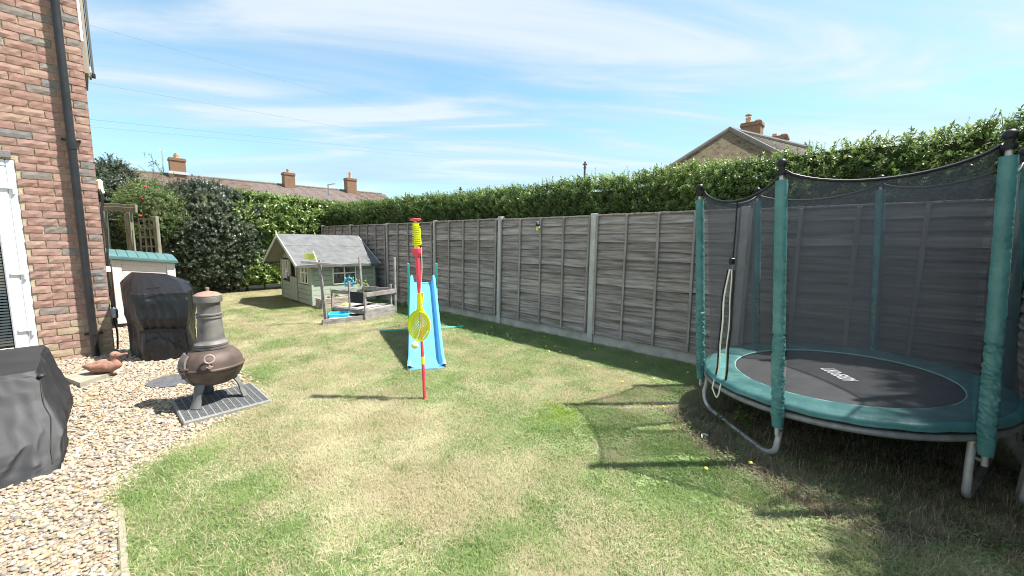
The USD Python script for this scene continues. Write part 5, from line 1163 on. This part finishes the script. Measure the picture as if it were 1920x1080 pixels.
for s in (-1, 1):
    for l in (SLn - .02,): obj('side_lug', MB().bar((*(s1 + sw * s * .196), .76), (*(s1 + sw * s * .196), .90), .035, .03, (*sd, 0), .01), sblue, sld)
    hb = s1 + sw * s * .225
    obj('handle', MB().m(tube(smoothpath([(*(hb + sd * .46), .02), (*(hb + sd * .30), .38), (*(hb + sd * .10), .80), (*(hb + sd * .02), 1.05), (*(hb - sd * .0), 1.135)], 20), .0165, 12)), sgreen, sld, smooth=40)
    obj('strut', MB().m(tube([(*(hb - sd * .02), .72), (*(hb - sd * .22), .02)], .016, 10)), sgreen, sld, smooth=40)
for k, z in enumerate((.20, .40, .60)):
    l = .38 - .22 * k * .85; obj('step', MB().bar((*(s1 + sd * l + sw * .225), z), (*(s1 + sd * l - sw * .225), z), .07, .03, ch=.008), sgreen, sld)
ba, bb_ = A([3.14, 5.66, .03]), A([4.29, 5.02, .03])
obj('base_bar', MB().m(tube([ba, bb_], .019, 12)), sgreen, sld, smooth=40)
for q in (ba, bb_): obj('end_cap', MB().m(tube([q - (bb_ - ba) * .02 * (1 if q is ba else -1), q + (bb_ - ba) * .015 * (1 if q is ba else -1)], .024, 10)), sgreen, sld, smooth=40)
# swing-ball set
red = M('red_plastic_look', (.56, .055, .085), var=.08, scale=8, rough=.38)
yel_ = M('yellow_green_plastic_look', (.62, .66, .02), var=.06, scale=8, rough=.4)
P0, P1 = A([2.04, 2.92, -.02]), A([2.06, 3.06, 1.69]); ax = (P1 - P0) / np.linalg.norm(P1 - P0); at_ = lambda z: P0 + ax * (z + .02)
sb_ = thing('swing_ball_set', 'red and yellow swing tennis pole with spiral top and tethered ball', 'swing tennis set', (2.04, 2.92, 0))
obj('pole', MB().m(tube([at_(0), at_(.40)], .0155, 14)).m(tube([at_(.40), at_(.80)], .0145, 14)).m(tube([at_(.80), at_(1.40)], [.0145, .023], 14)), red, sb_, smooth=40)
obj('joint_sleeve', MB().m(tube([at_(.355), at_(.425)], .0185, 14)), yel_, sb_, smooth=40)
obj('joint_sleeve', MB().m(tube([at_(.93), at_(.985)], .0175, 14)), trim_w, sb_, smooth=40)
def lathe_axis(prof, n=24):
    m = lathe(prof, (0, 0, 0), n); z = ax; x = np.cross([0, 1.0, 0], z); x /= np.linalg.norm(x); y = np.cross(z, x); v = A(m.vertices); return trimesh.Trimesh(P0 + v[:, :1] * x + v[:, 1:2] * y + (v[:, 2:] + .02) * z, m.faces, process=False)
obj('collar', lathe_axis([(.024, 1.36), (.036, 1.375), (.044, 1.385), (.046, 1.41), (.046, 1.43), (.040, 1.436), (.02, 1.438)]), red, sb_, smooth=35)
hel = [(.024, 1.436), (.024, 1.465)]
for k in range(11): z = 1.468 + k * .0165; hel += [(.024, z), (.040, z + .0025), (.040, z + .0055), (.024, z + .008)]
hel += [(.028, 1.652), (.03, 1.665), (.014, 1.672), (.012, 1.69)]
obj('spiral', lathe_axis(hel), yel_, sb_, smooth=25)
obj('guide_wing', MB().bar(at_(1.47) + rt * .036, at_(1.62) + rt * .032, .010, .014, tuple(rt), .003), yel_, sb_)
obj('cap', lathe_axis([(.012, 1.686), (.045, 1.690), (.052, 1.698), (.050, 1.706), (.02, 1.712), (.001, 1.713)]), red, sb_, smooth=35)
vl = -rt * A([1, 1, 0]); vl /= np.linalg.norm(vl); toc = -fw * A([1, 1, 0]); toc /= np.linalg.norm(toc)
ballc = at_(.545) + vl * .055 + toc * .05
obj('tether', MB().m(tube(smoothpath([at_(1.45) - vl * .045 + toc * .01, at_(1.2) - vl * .035 + toc * .012, at_(.95) - vl * .01 + toc * .03, at_(.7) + vl * .0 + toc * .045, ballc + A([0, 0, .03])], 24), .0025, 5)), trim_w, sb_, smooth=True)
obj('ball', trimesh.Trimesh(A(trimesh.creation.icosphere(3).vertices) * .033 + ballc, trimesh.creation.icosphere(3).faces, process=False), M('tennis_ball_look', (.50, .52, .20), var=.12, scale=60, rough=.95, bump=.001, bscale=600, sheen=.4), sb_, smooth=True)
def bat_mesh(cc, ex, ey, w=.100, h=.140):
    oval = Polygon([(w * math.sin(t) * (1 - .10 * math.cos(t)), h * -math.cos(t)) for t in np.linspace(0, 2 * PI, 48)]); out = unary_union([oval, Polygon([(-.045, h * .75), (.045, h * .75), (.02, h + .045), (.018, h + .16), (-.018, h + .16), (-.02, h + .045)])])
    hol = []
    for i in range(-5, 6):
        for j in range(-9, 10):
            x, y = i * .021 + (j % 2) * .0105, j * .0150
            if (x / (w - .017)) ** 2 + (y / (h - .017)) ** 2 < 1: hol.append(Polygon([(x, y - .0078), (x + .0072, y), (x, y + .0078), (x - .0072, y)]))
    face = out.difference(unary_union(hol)); rimp = oval.difference(oval.buffer(-.011))
    ez_ = np.cross(ex, ey); return extrude(face, .008, cc, ex, ey), extrude(rimp.union(Polygon([(-.018, h + .02), (.018, h + .02), (.019, h + .165), (-.019, h + .165)])), .022, A(cc) - ez_ * .007, ex, ey)
for k, (off, dz, da, lab) in enumerate(((.030, .715, .03, 'yellow holed plastic bat hung on the pole, front one of two'), (-.026, .72, -.10, 'yellow holed plastic bat hung on the pole, rear one showing at the left'))):
    ex = -vl * math.cos(da) + A([0, 0, 1]) * math.sin(da); ey = ax * math.cos(da) + vl * math.sin(da); ey -= ex * (ex @ ey); ey /= np.linalg.norm(ey)
    cc = at_(dz) + toc * off + vl * (.004 if k == 0 else .03); fm, rmh = bat_mesh(cc, ex, ey)
    b = thing('bat', lab, 'bat', tuple(cc)); obj('face', fm, yel_, b); obj('rim', rmh, yel_, b, smooth=30)

# ------------------------------------------------------------------ trampoline
tgreen = M('trampoline_green_look', [(.032, .112, .108), (.05, .148, .143), (.07, .185, .178)], scale=7, rough=.42, spec=.45, bump=.002, bscale=45)
tpad = M('trampoline_pad_look', [(.028, .105, .105), (.045, .138, .137), (.08, .185, .18)], scale=8, rough=.45, spec=.45, bump=.002, bscale=50)
tmat = M('trampoline_mat_look', [(.028, .028, .03), (.045, .045, .047)], scale=6, rough=.6, spec=.4, bump=.0006, bscale=500)
steel = M('galvanised_steel_look', [(.32, .32, .31), (.45, .45, .44)], scale=12, rough=.42, metal=.55)
dsteel = M('dull_rail_look', [(.13, .13, .13), (.22, .22, .215)], scale=14, rough=.5, metal=.4)
tblack = M('black_fitting_look', (.012, .012, .013), rough=.4)
netm = '/World/Looks/net_look'
usdkit.material(stage, netm, {'d': ('principled_bsdf', {'base_color': (.048, .048, .052), 'roughness': .7, 'specular_ior_level': .25}), 't': ('transparent_bsdf', {}), 'm': ('mix_closure', {'fac': .56})}, [('d.BSDF', 'm.closure1'), ('t.BSDF', 'm.closure2')], surface='m.closure')
K_ = .955
tc = A([4.194 * K_, .071 * K_, 1.5 - (1.5 - .418) * K_]); TR = .974 * K_; TPH = 4.97 + PI; THP = 1.696 * K_; tw_ = A([-.038, .061, 1.0]); tw_ /= np.linalg.norm(tw_)
tu_ = A([1.0, 0, 0]) - tw_ * tw_[0]; tu_ /= np.linalg.norm(tu_); tv_ = np.cross(tw_, tu_)
tpt = lambda a, r, h: tc + r * (math.cos(a) * tu_ + math.sin(a) * tv_) + h * tw_
tr_ = thing('trampoline', 'round green trampoline with black safety net beside the fence', 'trampoline', (tc[0], tc[1], 0))
circ = np.linspace(0, 2 * PI, 73)
obj('frame_ring', MB().m(tube([tpt(a, TR - .002, -.052) for a in circ], .023, 10, False)), dsteel, tr_, smooth=40)
G = A([[tpt(a, r, .0) for r in np.linspace(0.001, TR - .17, 6)] for a in circ]); obj('mat', solidify(G, .006), tmat, tr_)
G = A([[tpt(a, r, h + .004 * math.sin(a * 23 + r * 30) + .006 * (fbm(A([[math.cos(a) * 5, math.sin(a) * 5, r * 9]]), 2, 2)[0] - .5)) for r, h in ((TR - .235, .010), (TR - .225, .022), (TR - .17, .030), (TR - .08, .032), (TR - .01, .028), (TR + .012, .012), (TR + .014, -.012))] for a in circ])
obj('pad', solidify(G, .006), tpad, tr_, smooth=50)
obj('pad_piping', MB().m(tube([tpt(a, TR - .232, .016) for a in circ], .006, 6, False)), M('pale_teal_look', (.22, .42, .39), rough=.5), tr_, smooth=True)
obj('skirt', grid(A([[tpt(a, TR - .002, h) for h in (-.004, -.035, -.05)] for a in circ])), tblack, tr_, smooth=True)
pole_a = [TPH + k * PI / 3 for k in range(6)]
for k, a in enumerate(pole_a):
    R_ = TR + .045 if k < 3 else TR + .01
    b, t = tpt(a, R_, 0), tpt(a, R_, THP)
    lo = A([b[0], b[1], 0]); pol = obj('pole', MB().m(tube([tpt(a, R_, -.20), tpt(a, R_, THP - .05)], .0145, 12)), steel, tr_, smooth=40)
    rgp = np.random.default_rng(60 + k); hs = np.concatenate([np.linspace(-.06, .50, 110), np.linspace(.505, THP - .115, 110)]); rr_ = np.where(hs < .50, .035, .0365)
    wr_ = np.array([.0022 * math.sin(h * 120 + 3 * math.sin(h * 31 + k)) * np.interp(h, [-.06, .5, .52, 1.6], [1.0, .9, .18, .12]) for h in hs]); n_ = 28; ang = np.arange(n_) * 2 * PI / n_
    V = []
    for h, r0, w_ in zip(hs, rr_, wr_):
        c = tpt(a, R_, h); tight = -.006 if abs(h - .502) < .012 else 0; q = np.column_stack([np.cos(ang) * 1.5, np.sin(ang) * 1.5, np.full(n_, h * 17 + k * 7)]); q2 = np.column_stack([np.cos(ang) * 2.2, np.sin(ang) * 2.2, np.full(n_, h * 34 + k * 3) + 1.2 * np.cos(ang + k)]); rdg = (1 - np.abs(2 * noise(q2, k + 5) - 1)) ** 3; jit = (fbm(q, 2, k) - .5) * np.interp(h, [-.06, .5, .55, 1.6], [.012, .010, .005, .004]) + rdg * np.interp(h, [-.06, .5, .55, 1.0, 1.6], [.0085, .008, .0035, .003, .0022]) - .003
        rad = r0 + w_ * np.cos(ang * 1 + h * 40) + tight + jit; V.append(c + rad[:, None] * (np.cos(ang)[:, None] * tu_ + np.sin(ang)[:, None] * tv_))
    V = A(V); V = np.concatenate([V, V[:, :1]], 1); obj('sleeve', grid(V[:, ::-1]), tgreen, pol, smooth=60)
    if k < 3: obj('sleeve_end', MB().m(tube([tpt(a, R_, -.135), tpt(a, R_, -.05)], [.031, .036], 16)), tgreen, pol, smooth=40)
    top = tpt(a, R_, THP)
    cp = MB().m(tube([tpt(a, R_, THP - .085), tpt(a, R_, THP - .07), tpt(a, R_, THP - .068), tpt(a, R_, THP - .03)], [.026, .026, .019, .019], 14)).m(tube([tpt(a, R_, THP - .075), tpt(a, R_, THP - .055)], .031, 14))
    ic = trimesh.creation.icosphere(2); cp.m(trimesh.Trimesh(A(ic.vertices) * .029 + tpt(a, R_, THP - .008), ic.faces, process=False)); obj('cap', cp, tblack, pol, smooth=50)
# legs: three frames, each a U whose two uprights stand at neighbouring poles
for k0 in (0, 2, 4):
    a, b = pole_a[k0], pole_a[(k0 + 1) % 6]; R_ = TR - .015
    if k0 == 2: b = pole_a[3]
    def gz(q): return A([q[0], q[1], .022])
    ta_, tb_ = tpt(a, R_, -.06), tpt(b, R_, -.06); ga, gb = gz(tpt(a, R_ + .01, 0)), gz(tpt(b, R_ + .01, 0)); dd = (gb - ga) / np.linalg.norm(gb - ga)
    pth = [ta_, ta_ * .55 + ga * .45, ga + A([0, 0, .13]), ga + A([0, 0, .06]) + dd * .018, ga + A([0, 0, .012]) + dd * .09, ga + dd * .2, gb - dd * .2, gb + A([0, 0, .012]) - dd * .09, gb + A([0, 0, .06]) - dd * .018, gb + A([0, 0, .13]), tb_ * .55 + gb * .45, tb_]
    obj('leg', MB().m(tube(smoothpath(pth, 60), .0195, 12)), steel, tr_, smooth=40)
    for q in (a, b):
        obj('bracket', MB().m(tube([tpt(q, TR + .018, -.185), tpt(q, TR + .018, -.17)], .009, 8)).bar(tpt(q, TR - .0, -.17), tpt(q, TR + .045, -.17), .03, .012).bar(tpt(q, TR - .0, -.10), tpt(q, TR + .045, -.10), .03, .012), dsteel, tr_)
# net: one panel between each pair of poles
def netpanel(k, sag, slit=False):
    a, b = pole_a[k], pole_a[(k + 1) % 6]; R_ = TR - .02
    A0, B0 = tpt(a, R_, .02), tpt(b, R_, .02); A1, B1 = tpt(a, R_ + .03, THP - .05), tpt(b, R_ + .03, THP - .05); mid = (A0 + B0) / 2 - tc; mid -= tw_ * (mid @ tw_); out = mid / np.linalg.norm(mid); bulge = R_ * (1 - math.cos(PI / 6))
    def P(s, t, pinch=0.0):
        bo, tp = A0 + (B0 - A0) * s + out * bulge * 4 * s * (1 - s), A1 + (B1 - A1) * s
        tz = sag * (4 * s * (1 - s)) ** .75
        q = bo + (tp - tw_ * tz - bo) * t
        w_ = math.sin(PI * min(t * 1.0, 1)) ** .6; ins = .07 * (1 if s < .5 else -1) * w_ * (1 - min(1, abs(s - (0 if s < .5 else 1)) * 6)) * (1 if slit else .5)
        return q + (B0 - A0) * ins + out * (.012 * math.sin(s * 13 + t * 4 + k) * w_)
    ts = np.linspace(0, 1, 26)
    if not slit:
        obj('net', grid(A([[P(s, t) for t in ts] for s in np.linspace(0, 1, 22)])), netm, tr_, smooth=True)
    else:
        gl = lambda t: .50 - (.115 * (1 - t / .66) ** .55 if t < .66 else 0); gr = lambda t: .50 + (.03 * math.sin(PI * t / .66) if t < .66 else 0)
        obj('net', grid(A([[P(gl(t) * u, t) for t in ts] for u in np.linspace(0, 1, 12)])), netm, tr_, smooth=True)
        obj('net', grid(A([[P(gr(t) + (1 - gr(t)) * u, t) for t in ts] for u in np.linspace(0, 1, 12)])), netm, tr_, smooth=True)
        tz = np.linspace(0, .66, 22); zipw = M('pale_zip_look', (.62, .62, .50), var=.1, scale=20, rough=.6)
        hang = lambda s: [P(s, 0) + out * .03 - tw_ * .02, P(s, 0) + out * .05 - tw_ * .10]
        for fn_, sgn in ((gl, -1), (gr, 1)):
            edge = [P(fn_(t), t) + out * .008 + (B0 - A0) * (.006 * math.sin(t * 24)) for t in tz]
            ext = hang(fn_(0)); obj('zip_tape', MB().m(tube(smoothpath(ext[::-1] + edge[::2], 50), .0065, 6)), zipw, tr_, smooth=True)
            obj('zip_edge', MB().m(tube(smoothpath([q + (B0 - A0) * .022 * sgn for q in edge[::2]], 40), .008, 6)), tblack, tr_, smooth=True)
        obj('zip_loop', MB().m(tube(smoothpath([hang(gl(0))[1], hang(.46)[1] - tw_ * .05, hang(gr(0))[1]], 12), .0065, 6)), zipw, tr_, smooth=True)
        obj('zip', MB().m(tube([P(.5, t) + out * .006 for t in np.linspace(.66, 1, 12)], .0055, 6)), tblack, tr_, smooth=True)
        obj('zip_buckle', MB().box(P(.5, .675) + out * .01, (.035, .035, .05), .8, .006), tblack, tr_)
    obj('net_rope', MB().m(tube([P(s, 1.0) for s in np.linspace(0, 1, 24)], .0095, 8)), tblack, tr_, smooth=True)
netpanel(0, .135, True)
for k, sg in ((1, .115), (2, .12), (3, .10), (4, .10), (5, .10)): netpanel(k, sg)
# lettering on the mat: reads from the near right towards the far left
tx = meshkit.text_mesh('AIRSPORT', .095, .002, True); v = A(tx.vertices); v[:, 0] -= v[:, 0].mean(); v[:, 1] -= v[:, 1].mean(); v[:, 0] *= .40 / np.ptp(v[:, 0])
LT0, LT1 = A([3.8863, -0.0383, 0.4686]), A([4.1498, 0.1224, 0.4689]); rd = (LT1 - LT0); rl = np.linalg.norm(rd); rd /= rl; ru = np.cross(tw_, rd); lc = (LT0 + LT1) / 2 + tw_ * .005
v[:, 0] *= rl / .40; obj('lettering', trimesh.Trimesh(lc + v[:, :1] * rd + v[:, 1:2] * ru + v[:, 2:] * tw_, tx.faces, process=False), M('white_print_look', (.72, .73, .72), rough=.6), tr_)

# ------------------------------------------------------------------ small things
sf_ = thing('solar_light', 'small yellow and black solar light hooked on the fence top', 'solar light', (4.90, 3.88, 1.75))
obj('lens', lathe([(.001, 1.69), (.020, 1.692), (.023, 1.70), (.021, 1.755), (.019, 1.762)], (4.90, 3.88, 0), 14), M('yellow_lens_look', (.58, .55, .18), rough=.35), sf_, smooth=40)
obj('head', lathe([(.016, 1.755), (.032, 1.762), (.034, 1.775), (.028, 1.80), (.012, 1.815), (.001, 1.818)], (4.90, 3.88, 0), 14), tblack, sf_, smooth=40)
obj('hook', MB().m(tube(smoothpath([(4.90, 3.88, 1.81), (4.91, 3.88, 1.84), (4.935, 3.88, 1.84)], 8), .004, 6)).box((4.905, 3.845, 1.745), (.02, .03, .03), ch=.006), trim_w, sf_)
def stepper(name, label, x, y, rx, ry, seed):
    t = np.linspace(0, 2 * PI, 30)[:-1]; r = 1 + .10 * np.sin(3 * t + seed) + .05 * np.sin(5 * t)
    return obj(name, extrude(Polygon(np.column_stack([x + rx * r * np.cos(t), y + ry * r * np.sin(t)])), .03, (0, 0, -.006)), slab_m, label=label, cat='stepping stone')
stepper('stepping_stone', 'pale stepping stone in the grass in front of the round shrub', 2.16, 9.85, .20, .17, 1)
stepper('stepping_stone', 'pale stepping stone in front of the playhouse door', 2.93, 9.62, .19, .16, 2)
ft = M('flower_yellow_look', (.62, .56, .10), rough=.7)
fl0 = thing('dandelion', 'tiny pale yellow flower in the grass near the fence', 'flower', (0, 0, 0), 'small yellow flowers scattered along the fence')
obj('stem', tube([(0, 0, -.002), (.003, 0, .03)], .0016, 5, False), grass_g, fl0)
obj('head', lathe([(.001, .028), (.011, .030), (.014, .036), (.010, .042), (.001, .044)], (.003, 0, 0), 10), ft, fl0)
fpos = [(4.30, 3.20), (4.38, 3.10), (4.12, 3.02), (4.22, 2.9), (4.52, 1.95), (3.95, 2.3), (3.72, 1.75), (3.62, 1.62), (4.66, 2.62), (4.45, 4.1), (4.6, 4.6), (4.35, 5.2), (4.2, 4.3), (3.9, 3.6), (4.72, 3.55), (4.05, 1.55), (3.4, 1.2), (4.55, 1.35), (4.0, 4.9), (4.75, 5.6), (2.62, .62), (2.9, .42)]
for k, (x, y) in enumerate(fpos):
    if k == 0: UsdGeom.XformCommonAPI(stage.GetPrimAtPath(fl0)).SetTranslate(Gf.Vec3d(x, y, .005))
    else: dup(fl0, (x, y, rv.uniform(0, .012)), rv.uniform(0, 6))
wl_ = M('white_scrap_look', (.70, .68, .66), rough=.6)
obj('litter', tube(smoothpath([(3.07, .775, .028), (3.10, .785, .038), (3.13, .775, .034), (3.145, .755, .026)], 12), np.linspace(.004, .009, 12), 7), wl_, smooth=True, label='small white scrap on the grass left of the trampoline leg', cat='litter')
